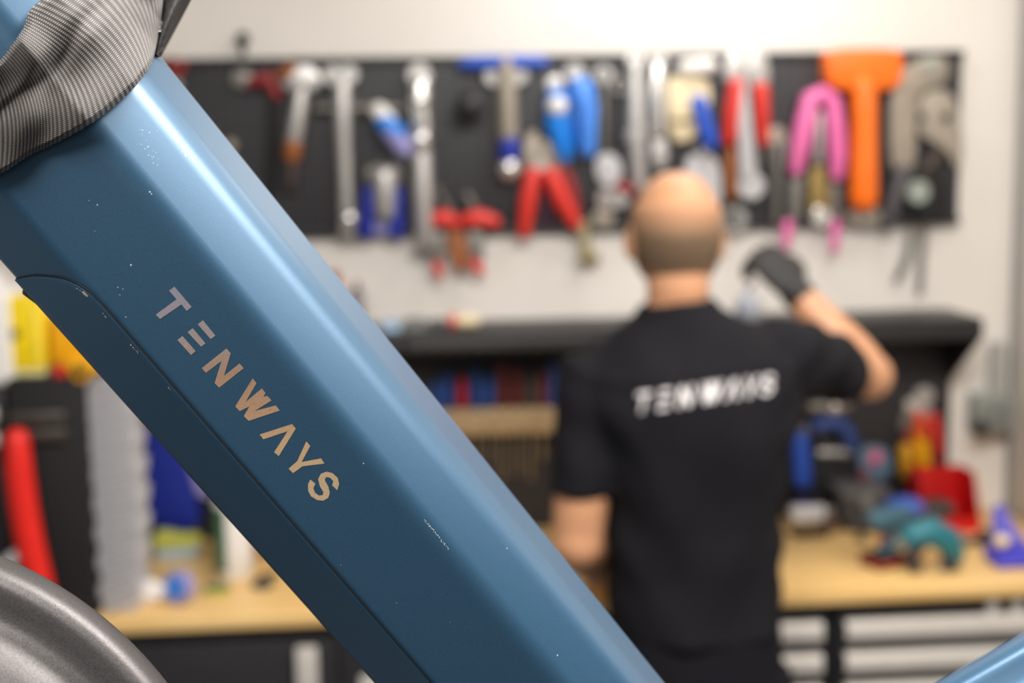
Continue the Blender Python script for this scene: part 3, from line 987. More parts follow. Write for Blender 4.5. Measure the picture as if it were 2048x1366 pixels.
# red hose
hy = WF - .012
t = thing('red_hose', 'thick red hose hanging down the front of the black tool chest', 'hose', P(70, 1160, hy))
kk = K(P(40, 1000, hy))
obj('tube', tube(B(), [P(34, 880, hy - .02), P(38, 940, hy - .02), P(46, 1010, hy - .02), P(58, 1080, hy - .02), P(74, 1150, hy - .02), P(92, 1230, hy - .02)], [24 * kk, 27 * kk, 28 * kk, 28 * kk, 28 * kk, 27 * kk], 18, True), mat('hose_red', (226, 32, 20), .45), t)
obj('hanger', tube(B(), [P(34, 872, hy), P(34, 868, hy + .012)], [.006, .006], 8, True), BLACK, t)
t = thing('grey_coupling', 'grey metal coupling beside the lower end of the red hose', 'coupling', P(34, 1120, hy))
obj('nut', tube(B(), [P(14, 1128, hy - .01), P(36, 1112, hy - .01)], [.014, .016], 12, True), GREYP, t)
obj('collar', tube(B(), [P(4, 1136, hy - .01), P(16, 1127, hy - .01)], [.011, .011], 6), GREYM, t)


# boxes on the chest
def on_chest(px, Y):
    v = P(px, 740, Y)
    return Vector((v.x, Y, rz1 + .003))


c = on_chest(58, WF + .05)
t = thing('yellow_case', 'bright yellow plastic case standing on the black tool chest', 'case', c)
kk = K(c)
b = box(B(), c + Vector((-36 * kk, -.01, 0.012)), c + Vector((36 * kk, .07, 160 * kk)), .008, 3)
obj('body', b, YELLOW, t)
obj('base', box(B(), c + Vector((-34 * kk, -.008, 0)), c + Vector((34 * kk, .068, .014)), .004), mat('pale_base', (222, 214, 150), .5), t)
obj('rib', tube(B(), [c + Vector((24 * kk, -.012, 20 * kk)), c + Vector((24 * kk, -.012, 130 * kk))], .004, 8, True), mat('light_yellow', (250, 228, 90), .4), t)
obj('mark', lathe(B(), c + Vector((-22 * kk, -.009, 85 * kk)), [(.011, 0), (.012, .001), (.01, .002)], 12, (0, -1, 0)), mat('olive_ink', (120, 104, 10), .5), t)
c = on_chest(152, WF + .05)
t = thing('amber_case', 'amber-yellow tool case right of the bright yellow one', 'case', c)
box_b = box(B(), c + Vector((-48 * kk, .0, .018)), c + Vector((60 * kk, .08, 120 * kk)), .006)
obj('body', box_b, AMBER, t)
lp = [(132, 735), (150, 762), (165, 765), (195, 742), (215, 728), (215, 715), (132, 715)]
obj('hanging_lug', prism3(B(), [P(x, y, WF + .015) for x, y in lp], Vector((0, .03, 0)), .003), AMBER, t)
obj('lug_hole', lathe(B(), P(160, 742, WF + .015), [(.012, 0), (.012, .002)], 14, (0, -1, 0)), BLACKM, t)
t = thing('red_tin', 'red round tin between the yellow and amber cases', 'tin', on_chest(120, WF + .03))
c = on_chest(120, WF + .03)
obj('lid', lathe(B(), c, [(.014, 0), (.015, .002), (.015, .014), (.009, .02)], 16), RED, t)
obj('body', lathe(B(), c, [(.0165, 0), (.0165, .004), (.0155, .005)], 16), DRED, t)

# stack of grey trays
sx = []
ns = 17
for i in range(ns):
    f = i / (ns - 1)
    py = 1222 - f * (1222 - 750)
    pxl = 204 - f * 36
    pxr = 276 + 6 * sin(f * 5) - 10 * f
    yy = WF + .05
    a = P(pxl, py, yy); bb = P(pxr, py, yy)
    z0 = BZ + (rz1 + .02 - BZ) * i / ns
    z1 = BZ + (rz1 + .02 - BZ) * (i + 1) / ns - .0015
    c = Vector(((a.x + bb.x) / 2, yy + .1, z0))
    ORD = ['', 'second', 'third', 'fourth', 'fifth', 'sixth', 'seventh', 'eighth', 'ninth', 'tenth', 'eleventh', 'twelfth', 'thirteenth', 'fourteenth', 'fifteenth', 'sixteenth', '']
    lab = 'light grey ribbed tray, %s up from the worktop in the tall stack' % ORD[i]
    if i == 0:
        lab = 'bottom light grey tray of the tall stack, lying on the worktop'
    if i == ns - 1:
        lab = 'topmost light grey tray of the tall stack under the amber case'
    t = thing('parts_tray', lab, 'tray', c, 'stacked light grey trays beside the tool chest')
    hw = (bb.x - a.x) / 2 + (.004 if i % 2 else -.002)
    tb = B()
    pr = [(-hw, z0 + .004), (-hw * .97, z1 - .005), (-hw * 1.04, z1 - .004), (-hw * 1.04, z1), (hw * 1.04, z1), (hw * 1.04, z1 - .004), (hw * .97, z1 - .005), (hw * .97, z0), (-hw * .9, z0)]
    prism3(tb, [Vector((c.x + x, yy, z)) for x, z in pr], Vector((0, .12, 0)), .001)
    obj('tray_shell', tb, GREYP, t)
    lb = B()
    prism3(lb, [Vector((c.x - hw * .9, yy - .004, z0 + .003)), Vector((c.x - hw * .55, yy - .004, z0 + .003)), Vector((c.x + hw * .92, yy - .004, z1 - .006)), Vector((c.x + hw * .5, yy - .004, z1 - .006))], Vector((0, .006, 0)))
    obj('rib', lb, mat('rib_grey', (116, 114, 120), .6), t)

# cleaning things on the left of the worktop
c = bench(352, 1120) + Vector((0, .08, 0))
t = thing('blue_bag', 'dark blue fabric bag standing behind the bright blue tape roll', 'bag', c)
yy = c.y
pts = [(296, 1062), (292, 960), (288, 850), (318, 830), (352, 846), (372, 920), (392, 1000), (398, 1062)]
dz = P(350, 1062, yy).z - BZ
bb = prism3(B(), [P(x, y, yy) for x, y in smoothpoly(pts, 1)], Vector((0, .06, 0)), .003)
obj('body', bb, mat('royal_cloth', (16, 40, 150), .75), t)
obj('base', box(B(), (P(300, 1060, yy).x, yy + .005, BZ), (P(396, 1060, yy).x, yy + .055, BZ + dz + .004), .004), mat('bag_base', (40, 44, 70), .8), t)
obj('pocket', prism3(B(), [P(x, y, yy) for x, y in [(356, 860), (372, 850), (420, 1000), (392, 990)]], Vector((0, .02, 0)), .003), LAV, t)
obj('handle', tube(B(), [P(306, 845, yy + .04), P(312, 800, yy + .04), P(330, 796, yy + .04), P(340, 842, yy + .04)], .006, 8, True), NAVY, t)
c = bench(455, 1170) + Vector((0, .05, 0))
t = thing('white_bottle', 'white squeeze bottle with green label on the worktop', 'bottle', c)
kk = K(c)
obj('body', lathe(B(), c + Vector((10 * kk, 0, 0)), [(30 * kk, 0), (36 * kk, 8 * kk), (38 * kk, 60 * kk), (38 * kk, 150 * kk), (28 * kk, 185 * kk), (12 * kk, 205 * kk), (12 * kk, 225 * kk)], 24), WPLAST, t)
lb = B()
rings = []
for j in range(2):
    pass
for k in range(9):
    a = radians(190 + k * 8)
    d = Vector((cos(a), sin(a), 0)) * 38.8 * kk
    rings.append([c + Vector((10 * kk, 0, 0)) + d + Vector((0, 0, h * kk)) for h in (22, 150)])
vr = [[lb.verts.new(p) for p in r] for r in rings]
for a_, b_ in zip(vr[:-1], vr[1:]):
    lb.faces.new((a_[0], b_[0], b_[1], a_[1]))
obj('label', lb, GREEN, t)
obj('cap', lathe(B(), c + Vector((10 * kk, 0, 225 * kk)), [(14 * kk, 0), (14 * kk, 20 * kk), (6 * kk, 34 * kk)], 16), GREEN, t)
c = bench(350, 1128) + Vector((0, .04, 0))
t = thing('wipe_packet', 'pale yellow and blue packet lying against the blue bag', 'packet', c)
yy = c.y
obj('upper_half', prism3(B(), [P(x, y, yy) for x, y in smoothpoly([(302, 1078), (318, 1062), (360, 1072), (400, 1070), (402, 1096), (340, 1100), (306, 1104)], 1)], Vector((0, .03, 0)), .004), LIME, t)
obj('lower_half', prism3(B(), [P(x, y, yy) for x, y in smoothpoly([(308, 1100), (340, 1098), (400, 1092), (396, 1112), (362, 1124), (330, 1134), (314, 1122)], 1)], Vector((0, .03, 0)), .004), PALEB, t)
obj('fold', box(B(), (P(306, 1130, yy).x, yy + .004, BZ), (P(396, 1130, yy).x, yy + .03, P(350, 1112, yy).z), .003), GREYM, t)
c = bench(360, 1206)
t = thing('blue_tape_roll', 'bright blue roll of tape standing on edge on the worktop', 'tape roll', c)
kk = K(c)
R = 33 * kk
cc = c + Vector((0, 0, R))
ax = Vector((-.55, -.8, .12)).normalized()
obj('core', lathe(B(), cc - ax * .012, [(R * .62, -.001), (R * .66, .0), (R * .66, .024), (R * .62, .0265)], 24, ax), BRBLUE, t)
obj('tape', lathe(B(), cc - ax * .012, [(R * .95, 0), (R, .002), (R, .022), (R * .95, .024)], 28, ax), LAV, t)
c = bench(292, 1206)
t = thing('crumpled_paper', 'crumpled white paper towel left of the bright blue tape roll', 'paper', c)
b = B()
bmesh.ops.create_icosphere(b, subdivisions=4, radius=1)
kk = K(c)
for v in b.verts:
    p = v.co.copy()
    r = 1 + .16 * sin(7 * p.x + 3 * p.z) * sin(6 * p.y + 2) + .1 * sin(13 * p.z + 5 * p.x)
    v.co = c + Vector((p.x * 38 * kk * r, p.y * .03 * r, 22 * kk + p.z * 24 * kk * r))
obj('sheet', b, mat('tissue', (226, 220, 214), .9), t)
t['label'] = 'crumpled white paper towel left of the bright blue tape roll'
c = bench(524, 1176) + Vector((0, .01, 0))
t = thing('black_valve', 'small black metal part lying at the edge of the bike tube', 'valve', c)
obj('stub', lathe(B(), c, [(.022, 0), (.024, .004), (.018, .014), (.012, .018)], 16), BLACK, t)
obj('lever', tube(B(), [c + Vector((0, 0, .018)), c + Vector((.03, 0, .028))], [.007, .005], 10, True), BLACKM, t)
c = bench(520, 1140) + Vector((0, .10, 0))
t = thing('brown_box', 'brown cardboard box on the worktop right of the white bottle', 'box', c)
obj('carton', box(B(), c + Vector((-.035, 0, 0)), c + Vector((.12, .12, .075)), .003), mat('kraft_board', (168, 128, 92), .8), t)
obj('flap', box(B(), c + Vector((-.037, -.004, .06)), c + Vector((.122, .06, .078)), .002), mat('kraft_flap', (182, 142, 104), .8), t)
c = bench(430, 1192)
t = thing('green_sponge', 'yellow-green sponge lying in front of the white bottle', 'sponge', c)
obj('pad', box(B(), c + Vector((-.022, -.004, 0)), c + Vector((.028, .03, .012)), .004), mat('lime_foam', (190, 180, 70), .9), t)
obj('scourer', box(B(), c + Vector((-.022, -.004, .012)), c + Vector((.028, .03, .017)), .002), GREEN, t)

# ------------------------------------------------------------------ lettering outlines (seven letters, measured in one flat frame)
LET = [
    [(200, 67), (301, 186), (272, 209), (242, 171), (117, 256), (92, 230), (213, 141), (169, 91)],
    [(366, 263), (439, 352), (411, 373), (336, 286)],
    [(307, 309), (381, 397), (356, 417), (277, 332)],
    [(247, 354), (324, 443), (297, 465), (218, 378)],
    [(359, 541), (503, 427), (528, 455), (489, 586), (579, 514), (603, 542), (461, 655), (434, 628), (474, 500), (384, 569)],
    [(655, 601), (678, 629), (614, 738), (709, 659), (730, 686), (719, 707), (741, 703), (765, 729), (668, 790), (790, 758), (813, 788), (632, 848), (604, 820), (636, 764), (580, 791), (554, 764)],
    [(885, 866), (906, 893), (807, 1053), (780, 1030), (858, 908), (718, 955), (696, 927)],
    [(967, 967), (990, 994), (940, 1087), (1053, 1066), (1073, 1096), (945, 1112), (890, 1152), (864, 1126), (914, 1082)],
    [(1147, 1251), (1158, 1215), (1150, 1180), (1120, 1152), (1085, 1143), (1052, 1155), (1036, 1185), (1045, 1225), (1066, 1262), (1062, 1280), (1040, 1282), (1018, 1265), (1008, 1240), (1020, 1213), (991, 1189), (977, 1215), (978, 1255), (995, 1287), (1030, 1308), (1065, 1312), (1095, 1295), (1104, 1265), (1095, 1230), (1074, 1192), (1082, 1174), (1105, 1178), (1124, 1198), (1117, 1222)],
]
GROUPS = [[0], [1, 2, 3], [4], [5], [6], [7], [8]]


def poly_faces(bm, pts, cuts=0):
    vs = [bm.verts.new(p) for p in pts]
    for tri in tessellate_polygon([[Vector(p) for p in pts]]):
        bm.faces.new([vs[i] for i in tri])
    if cuts:
        for _ in range(cuts):
            bmesh.ops.subdivide_edges(bm, edges=bm.edges[:], cuts=1, use_grid_fill=True)


# ------------------------------------------------------------------ the mechanic
YM = 2.5
SKIN = mat('skin', (206, 150, 112), .42, var=.05, scale=14, spec=.55)
HAIRM = mat('cropped_hair', (112, 90, 68), .85, var=.15, scale=260, bump=.6)
SHIRTM = mat('black_cotton', (27, 26, 30), .85, var=.08, scale=50, spec=.15)
TROUM = mat('charcoal_cotton', (25, 24, 29), .85, var=.08, scale=50, spec=.15)
GLOVEM = mat('black_glove', (40, 37, 36), .65)
man = thing('person', 'bald-crowned man seen from behind in black lettered T-shirt, right gloved hand raised', 'person', Vector((P(1395, 1100, YM).x, YM, 0)))


def ring(c, rx, ry, n=24, tilt=0., e=2.3):
    out = []
    for k in range(n):
        a = 2 * pi * k / n
        ca, sa = cos(a), sin(a)
        x = rx * math.copysign(abs(ca) ** (2 / e), ca)
        y = ry * math.copysign(abs(sa) ** (2 / e), sa)
        out.append(Vector(c) + Vector((x * cos(tilt), y, x * sin(tilt))))
    return out


def torso_rings(grow):
    R = []
    for py, l, r, dy, hd, tl in [(604, 1284, 1430, .0, .066, .07), (628, 1274, 1440, 0, .072, .08), (655, 1238, 1486, -.004, .080, .08), (690, 1190, 1545, -.008, .094, .08), (730, 1160, 1596, -.012, .110, .07),
                                 (790, 1168, 1600, -.012, .122, .05), (860, 1192, 1590, -.006, .124, .03), (950, 1210, 1576, .0, .120, .02), (1050, 1220, 1562, .01, .116, 0), (1150, 1226, 1560, .014, .118, 0), (1230, 1228, 1560, .012, .122, 0), (1264, 1230, 1562, .01, .124, 0)]:
        a, b = P(l, py, YM - .02), P(r, py, YM - .02)
        c = (a + b) / 2
        c.y = YM + dy
        R.append(ring(c, (b.x - a.x) / 2 - grow, hd - grow, tilt=tl))
    return R


Sr, Er, Wr = P(1572, 716, YM - .01), P(1738, 752, YM + .16), P(1592, 584, YM + .25)
Sl, El, Wl = P(1182, 752, YM), P(1155, 1085, YM - .02), P(1205, 1176, YM + .24)
Wl.z = max(Wl.z, BZ + .06)


def mixv(a, b, f):
    return a + (b - a) * f


def hand(bm, W, d, nrm, tside, curl, g=0., palm=True):
    d = d.normalized()
    nrm = (nrm - d * nrm.dot(d)).normalized()
    ac = nrm.cross(d).normalized() * tside
    rings = []
    for h, hw, ht in [(-.015, .026, .020), (.0, .028, .019), (.03, .036, .018), (.06, .041, .016), (.088, .040, .013), (.096, .034, .009)]:
        c = W + d * h
        rings.append([c + ac * (cos(2 * pi * k / 16) * (hw + g)) + nrm * (sin(2 * pi * k / 16) * (ht + g)) for k in range(16)])
    loft(bm, rings)
    for i, (off, L) in enumerate([(.030, .070), (.0105, .080), (-.0095, .074), (-.029, .058)]):
        p = W + d * .078 + ac * off
        ang = .12 + .05 * i
        pts = [p]
        for j, fr in enumerate((.2, .42, .32, .26)):
            dd = d * cos(ang) + nrm * sin(ang) + ac * off * 1.2
            p = p + dd.normalized() * L * fr
            pts.append(p)
            ang += curl * (.75, .9, .8, 0)[j]
        tube(bm, pts, [.0105 + g, .0098 + g, .0092 + g, .0086 + g, .0074 + g], 10, True)
    p = W + d * .02 + ac * .022
    d1 = (d * .55 + ac * .75 + nrm * .3).normalized()
    d2 = (d * .8 + ac * .35 + nrm * .5).normalized()
    d3 = (d * .75 + ac * .0 + nrm * .7).normalized()
    pts = [p, p + d1 * .036, p + d1 * .036 + d2 * .033, p + d1 * .036 + d2 * .033 + d3 * .026]
    tube(bm, pts, [.0155 + g, .0125 + g, .0108 + g, .009 + g], 10, True)


HC = P(1353, 476, YM + .005)
HYAW = radians(-7)
HR = Matrix.Rotation(HYAW, 3, 'Z') @ Matrix.Rotation(radians(-6), 3, 'X')


def headpt(th, ph, g=0.):
    cp = cos(ph) if ph < 0 else max(0, cos(ph)) ** .8
    x, y, z = cp * sin(th), cp * cos(th), sin(ph)
    X, Y, Z = (.0785 + g) * x, (.097 + g) * y, (.117 + g) * z
    if z < 0:
        q = -z
        X *= 1 - .24 * q * q
        Y += .03 * q * q
        if y < 0:
            Y *= 1 - .3 * q
    else:
        X *= 1 + .03 * sin(z * pi)
    if y > .2:
        f = min(1, (y - .2) / .4)
        Y += f * (.024 * exp(-(X / .012) ** 2 - ((Z + .022) / .019) ** 2) + .007 * exp(-(X / .05) ** 2 - ((Z - .022) / .009) ** 2)
                  - .010 * (exp(-((X - .031) / .014) ** 2 - ((Z - .003) / .011) ** 2) + exp(-((X + .031) / .014) ** 2 - ((Z - .003) / .011) ** 2))
                  + .006 * exp(-(X / .024) ** 2 - ((Z + .058) / .006) ** 2) + .005 * exp(-(X / .022) ** 2 - ((Z + .07) / .006) ** 2) + .008 * exp(-(X / .02) ** 2 - ((Z + .098) / .014) ** 2))
    return HC + HR @ Vector((X, Y, Z))


sk = B()
NT, NPH = 56, 40
loft(sk, [[headpt(2 * pi * i / NT, -pi / 2 + pi * (j + .5) / NPH) for i in range(NT)] for j in range(NPH)])
for s in (-1, 1):
    e = B()
    ball(e, (0, 0, 0), 1, .011, .02, .032, 16)
    for v in e.verts:
        rim = sqrt((v.co.y / .02) ** 2 + (v.co.z / .032) ** 2)
        if v.co.x * s > 0 and rim < .7:
            v.co.x *= .25
        v.co.y *= 1 + .25 * v.co.z / .032
    M3 = HR @ Matrix.Rotation(s * radians(-24), 3, 'Z')
    for v in e.verts:
        v.co = HC + HR @ Vector(((-.0835 if s < 0 else .0775), -.012, -.010)) + M3 @ v.co
    me = bpy.data.meshes.new('e')
    e.to_mesh(me)
    sk.from_mesh(me)
    bpy.data.meshes.remove(me)
    e.free()
tube(sk, [HC + Vector((0, -.012, -.05)), HC + Vector((0, -.016, -.09)), P(1354, 600, YM - .005), P(1354, 660, YM - .005)], [.058, .056, .055, .055], 20)
loft(sk, torso_rings(.014))
tube(sk, [mixv(Sr, Vector((HC.x, Sr.y, Sr.z)), .3), Sr, mixv(Sr, Er, .5), mixv(Sr, Er, .82), Er, mixv(Er, Wr, .12), mixv(Er, Wr, .35), mixv(Er, Wr, .7), Wr], [.05, .056, .052, .048, .046, .047, .046, .036, .029], 18)
ball(sk, Er, .047)
tube(sk, [mixv(Sl, Vector((HC.x, Sl.y, Sl.z)), .3), Sl, mixv(Sl, El, .5), mixv(Sl, El, .8), El, mixv(El, Wl, .15), mixv(El, Wl, .4), mixv(El, Wl, .75), Wl], [.05, .056, .052, .05, .047, .048, .046, .036, .029], 18)
ball(sk, El, .048)
hand(sk, Wl, Vector((.15, 1, -.05)), Vector((0, 0, -1)), 1, .35)
RD = P(1520, 500, YM + .30) - Wr
hand(sk, Wr, RD, Vector((-.35, .9, -.1)), 1, .8, -.001)
hipc = P(1396, 1290, YM)
hipc.y = YM + .01
legs = []
for s in (-1, 1):
    hp = Vector((hipc.x + s * .082, hipc.y, hipc.z - .06))
    kn = Vector((hipc.x + s * .11, hipc.y + .01, .50))
    an = Vector((hipc.x + s * .13, hipc.y - .03, .09))
    legs.append((hp, kn, an))
    tube(sk, [hp, mixv(hp, kn, .5), kn, mixv(kn, an, .3), an], [.088, .075, .055, .055, .038], 16)
    tube(sk, [an + Vector((0, -.03, -.05)), an + Vector((0, .08, -.06)), an + Vector((s * .01, .17, -.068))], [.034, .036, .024], 12, True)
loft(sk, [ring(hipc + Vector((0, 0, z)), rx, ry) for z, rx, ry in [(-.16, .14, .10), (-.05, .152, .112), (.04, .145, .108), (.1, .138, .104)]])
sk = realized(sk, [('REMESH', dict(mode='VOXEL', voxel_size=.0055)), ('SMOOTH', dict(iterations=3, factor=.5))])
obj('body', sk, SKIN, man)

# hair: cropped shell round the back and sides, bald crown
hb = B()
rows = []
NJ, NI = 34, 72
for j in range(NJ + 1):
    row = []
    for i in range(NI + 1):
        th = radians(68) + radians(224) * i / NI
        back = 1 - abs(i / NI - .5) * 2
        lo = radians(-56 + 24 * (1 - back))
        hi = radians(33)
        ph = lo + (hi - lo) * j / NJ
        edge = min(j, NJ - j, i, NI - i) / 4
        row.append(hb.verts.new(headpt(th, ph, .0002 + .0034 * min(1, edge))))
    rows.append(row)
for j in range(NJ):
    for i in range(NI):
        hb.faces.new((rows[j][i], rows[j][i + 1], rows[j + 1][i + 1], rows[j + 1][i]))
fl = hb.loops.layers.float_color.new('fade')
_idx = {}
for j in range(NJ + 1):
    for i in range(NI + 1):
        _idx[rows[j][i]] = min(1, j / (NJ * .30), (NJ - j) / (NJ * .42), i / (NI * .14), (NI - i) / (NI * .14))
for f in hb.faces:
    for lp_ in f.loops:
        k = _idx[lp_.vert]
        lp_[fl] = (k, k, k, 1)
hn, hl = HAIRM.node_tree.nodes, HAIRM.node_tree.links
at = hn.new('ShaderNodeVertexColor')
at.layer_name = 'fade'
hm = hn.new('ShaderNodeMixRGB')
hm.inputs[1].default_value = [lin(x) for x in (206, 150, 112)] + [1]
hl.new(at.outputs['Color'], hm.inputs[0])
hl.new([x for x in hn if x.type == 'VALTORGB'][0].outputs[0], hm.inputs[2])
hl.new(hm.outputs[0], hn['Principled BSDF'].inputs['Base Color'])
obj('hair', hb, HAIRM, man, label='short brown cropped hair below the bald crown')
for s in (-1, 1):
    eb = ball(B(), HC + HR @ Vector((s * .031, .083, .003)), .0125)
    obj('eye', eb, mat('eye_white', (232, 228, 222), .3), man)

# T-shirt
sh = B()
loft(sh, torso_rings(-.004))
hemr = mixv(Sr, Er, .66)
tube(sh, [mixv(Sr, Vector((HC.x, Sr.y, Sr.z)), .45), Sr, mixv(Sr, Er, .35), hemr], [.062, .073, .070, .068], 20)
heml = mixv(Sl, El, .71)
tube(sh, [mixv(Sl, Vector((HC.x, Sl.y, Sl.z)), .45), Sl, mixv(Sl, El, .35), heml], [.06, .066, .062, .059], 20)
sh = realized(sh, [('REMESH', dict(mode='VOXEL', voxel_size=.007)), ('SMOOTH', dict(iterations=7, factor=.5))])
bmesh.ops.recalc_face_normals(sh, faces=sh.faces[:])
sh.normal_update()
mx0, mz0 = HC.x, P(1395, 900, YM).z
for v in sh.verts:
    p = v.co
    k = min(1, max(0, (mz0 + .22 - p.z) / .25))
    a = (p.x - mx0) * 42
    d = .0045 * k * sin(a + 3 * sin(p.z * 9) + p.z * 5) + .003 * sin(p.z * 30 + p.x * 22 + 2 * sin(p.x * 15))
    if Sr.x - .03 < p.x:
        d += .004 * sin((p.x - p.z) * 60)
    if abs(p.x - Sl.x) < .07 and p.z < Sl.z:
        d += .003 * sin(p.z * 55 + p.x * 30)
    v.co = p + v.normal * d
shirt = obj('tshirt', sh, SHIRTM, man, label='black short-sleeved cotton T-shirt with pale lettering across the back')
from mathutils.bvhtree import BVHTree
_b = B()
_b.from_mesh(shirt.data)
_b.transform(Matrix.Translation(man.location))
bvh = BVHTree.FromBMesh(_b)
LETM = mat('pale_print', (236, 230, 230), .6, var=.03)
du, dv = Vector((.647, .762)), Vector((.762, -.647))
for g in GROUPS:
    lb = B()
    for idx in g:
        pts = []
        for q in LET[idx]:
            qv = Vector(q) - Vector((92, 230))
            u, v = qv.dot(du) / 1500, qv.dot(dv) / 188
            px = 1279 + 273 * u + 6 * v
            py = 827 - 38 * u - 43 * v
            pts.append(P(px, py, YM - .13))
        poly_faces(lb, pts, 2)
    for v in lb.verts:
        dirv = (v.co - CAM).normalized()
        h = bvh.ray_cast(CAM, dirv)
        v.co = (h[0] - dirv * .0016) if h[0] is not None else v.co
    obj('letter', lb, LETM, shirt, False)
_b.free()

# trousers
tb = B()
loft(tb, [ring(hipc + Vector((0, 0, z)), rx, ry) for z, rx, ry in [(-.17, .15, .115), (-.05, .162, .122), (.04, .155, .118), (.09, .148, .112)]])
for hp, kn, an in legs:
    tube(tb, [hp, mixv(hp, kn, .5), kn, mixv(kn, an, .4), an + Vector((0, 0, -.01))], [.1, .09, .075, .07, .064], 16)
tb = realized(tb, [('REMESH', dict(mode='VOXEL', voxel_size=.009)), ('SMOOTH', dict(iterations=5, factor=.5))])
obj('trousers', tb, TROUM, man, label='charcoal work trousers')
for hp, kn, an in legs:
    s = B()
    tube(s, [an + Vector((0, -.045, -.045)), an + Vector((0, .03, -.045)), an + Vector((0, .11, -.055)), an + Vector((0, .19, -.06))], [.044, .046, .045, .03], 14, True)
    for v in s.verts:
        v.co.z = max(v.co.z, .0)
    obj('shoe', s, BLACKM, man)
# glove
gb = B()
hand(gb, Wr, RD, Vector((-.35, .9, -.1)), 1, .8, .0022)
dd = (Er - Wr).normalized()
tube(gb, [Wr - dd * .01, Wr + dd * .022], [.033, .034], 16)
gb = realized(gb, [('REMESH', dict(mode='VOXEL', voxel_size=.0028)), ('SMOOTH', dict(iterations=3, factor=.5))])
obj('glove', gb, GLOVEM, man, label='black work glove on the raised right hand')
# ------------------------------------------------------------------ the bicycle frame in the foreground
def paint_material():
    M = bpy.data.materials.new('teal_blue_paint')
    M.use_nodes = True
    n, l = M.node_tree.nodes, M.node_tree.links
    b = n['Principled BSDF']
    tc = n.new('ShaderNodeTexCoord')
    nz = n.new('ShaderNodeTexNoise')
    nz.inputs['Scale'].default_value = 2200
    nz.inputs['Detail'].default_value = 1
    cr = n.new('ShaderNodeValToRGB')
    cr.color_ramp.elements[0].position = .3
    cr.color_ramp.elements[1].position = .7
    cr.color_ramp.elements[0].color = [lin(x) for x in (45, 82, 110)] + [1]
    cr.color_ramp.elements[1].color = [lin(x) for x in (53, 91, 119)] + [1]
    l.new(tc.outputs['Object'], nz.inputs['Vector'])
    l.new(nz.outputs['Fac'], cr.inputs[0])
    # sparse tiny pale chips in the paint
    vo = n.new('ShaderNodeTexVoronoi')
    vo.inputs['Scale'].default_value = 130
    wn = n.new('ShaderNodeTexWhiteNoise')
    lt = n.new('ShaderNodeMath'); lt.operation = 'LESS_THAN'; lt.inputs[1].default_value = .05
    gt = n.new('ShaderNodeMath'); gt.operation = 'GREATER_THAN'; gt.inputs[1].default_value = .96
    ml = n.new('ShaderNodeMath'); ml.operation = 'MULTIPLY'
    mx = n.new('ShaderNodeMixRGB'); mx.inputs[2].default_value = (.62, .66, .68, 1)
    l.new(tc.outputs['Object'], vo.inputs['Vector'])
    l.new(vo.outputs['Position'], wn.inputs['Vector'])
    l.new(vo.outputs['Distance'], lt.inputs[0])
    l.new(wn.outputs['Value'], gt.inputs[0])
    l.new(lt.outputs[0], ml.inputs[0]); l.new(gt.outputs[0], ml.inputs[1])
    l.new(ml.outputs[0], mx.inputs[0]); l.new(cr.outputs[0], mx.inputs[1])
    l.new(mx.outputs[0], b.inputs['Base Color'])
    b.inputs['Metallic'].default_value = .35
    b.inputs['Roughness'].default_value = .39
    b.inputs['Specular IOR Level'].default_value = .5
    b.inputs['Coat Weight'].default_value = .25
    b.inputs['Coat Roughness'].default_value = .3
    return M


PAINT = paint_material()
T0, TV = Vector((187, 255)), Vector((933, 1111))      # the edge between side facet and upper chamfer
TL = TV.length
TD = TV / TL
TN = Vector((TD.y, -TD.x))                            # across the tube, towards its upper edge
D0, D1 = .634, .672


def tdepth(t):
    return D0 + (D1 - D0) * t


def tp(t, q, dd):
    px = T0 + TV * t + TN * q
    return PD(px.x, px.y, tdepth(t) + dd)


#        q(t=0) q(t=1) depth behind the side facet, fillet
CORN = [(-222, -196, 0, .0035), (0, 0, 0, .007), (118, 106, .021, .006), (152, 133, .035, .006), (197, 166, .088, .010), (180, 150, .112, .008),
        (60, 50, .125, .008), (-150, -130, .125, .01), (-296, -256, .088, .006), (-317, -273, .034, .004)]


def corner(i, t):
    a, b, dd, r = CORN[i]
    # straight edge in space between the two measured stations
    p0, p1 = tp(0, a, dd), tp(1, b, dd)
    return p0 + (p1 - p0) * t


def section(t, inset=0.):
    pts = [corner(i, t) for i in range(len(CORN))]
    out = []
    n = len(pts)
    for i in range(n):
        p, a, b = pts[i], pts[i - 1], pts[(i + 1) % n]
        r = CORN[i][3]
        ra, rb = min(r, (a - p).length * .45), min(r, (b - p).length * .45)
        A, Bq = p + (a - p).normalized() * ra, p + (b - p).normalized() * rb
        for k in range(7):
            f = k / 6
            out.append(A * (1 - f) ** 2 + p * (2 * f * (1 - f)) + Bq * f * f)
    return out


base = corner(7, 1.3)
bike = thing('e_bike_frame', 'blue-teal faceted bike frame with pale lettering across the foreground', 'bicycle', base)
fb = loft(B(), [section(-.5 + i * .05) for i in range(39)])
frame = obj('down_tube', fb, PAINT, bike)


# battery cover on the lower facet
def cover_f0(t):
    tab = [(.087, 1.), (.093, .80), (.100, .62), (.1156, .36), (.128, .20), (.142, .085), (.160, .005), (.19, -.02), (3, -.02)]
    for (a, fa), (b, fb_) in zip(tab[:-1], tab[1:]):
        if t <= b:
            return fa + (fb_ - fa) * max(0, (t - a)) / (b - a)
    return -.02


def facet(t, f):
    A, L = corner(0, t), corner(9, t)
    return A + (L - A) * f


def facet_n(t):
    A, L, A2 = corner(0, t), corner(9, t), corner(0, t + .1)
    nn = (A2 - A).cross(L - A).normalized()
    if nn.dot(CAM - A) < 0:
        nn = -nn
    return nn


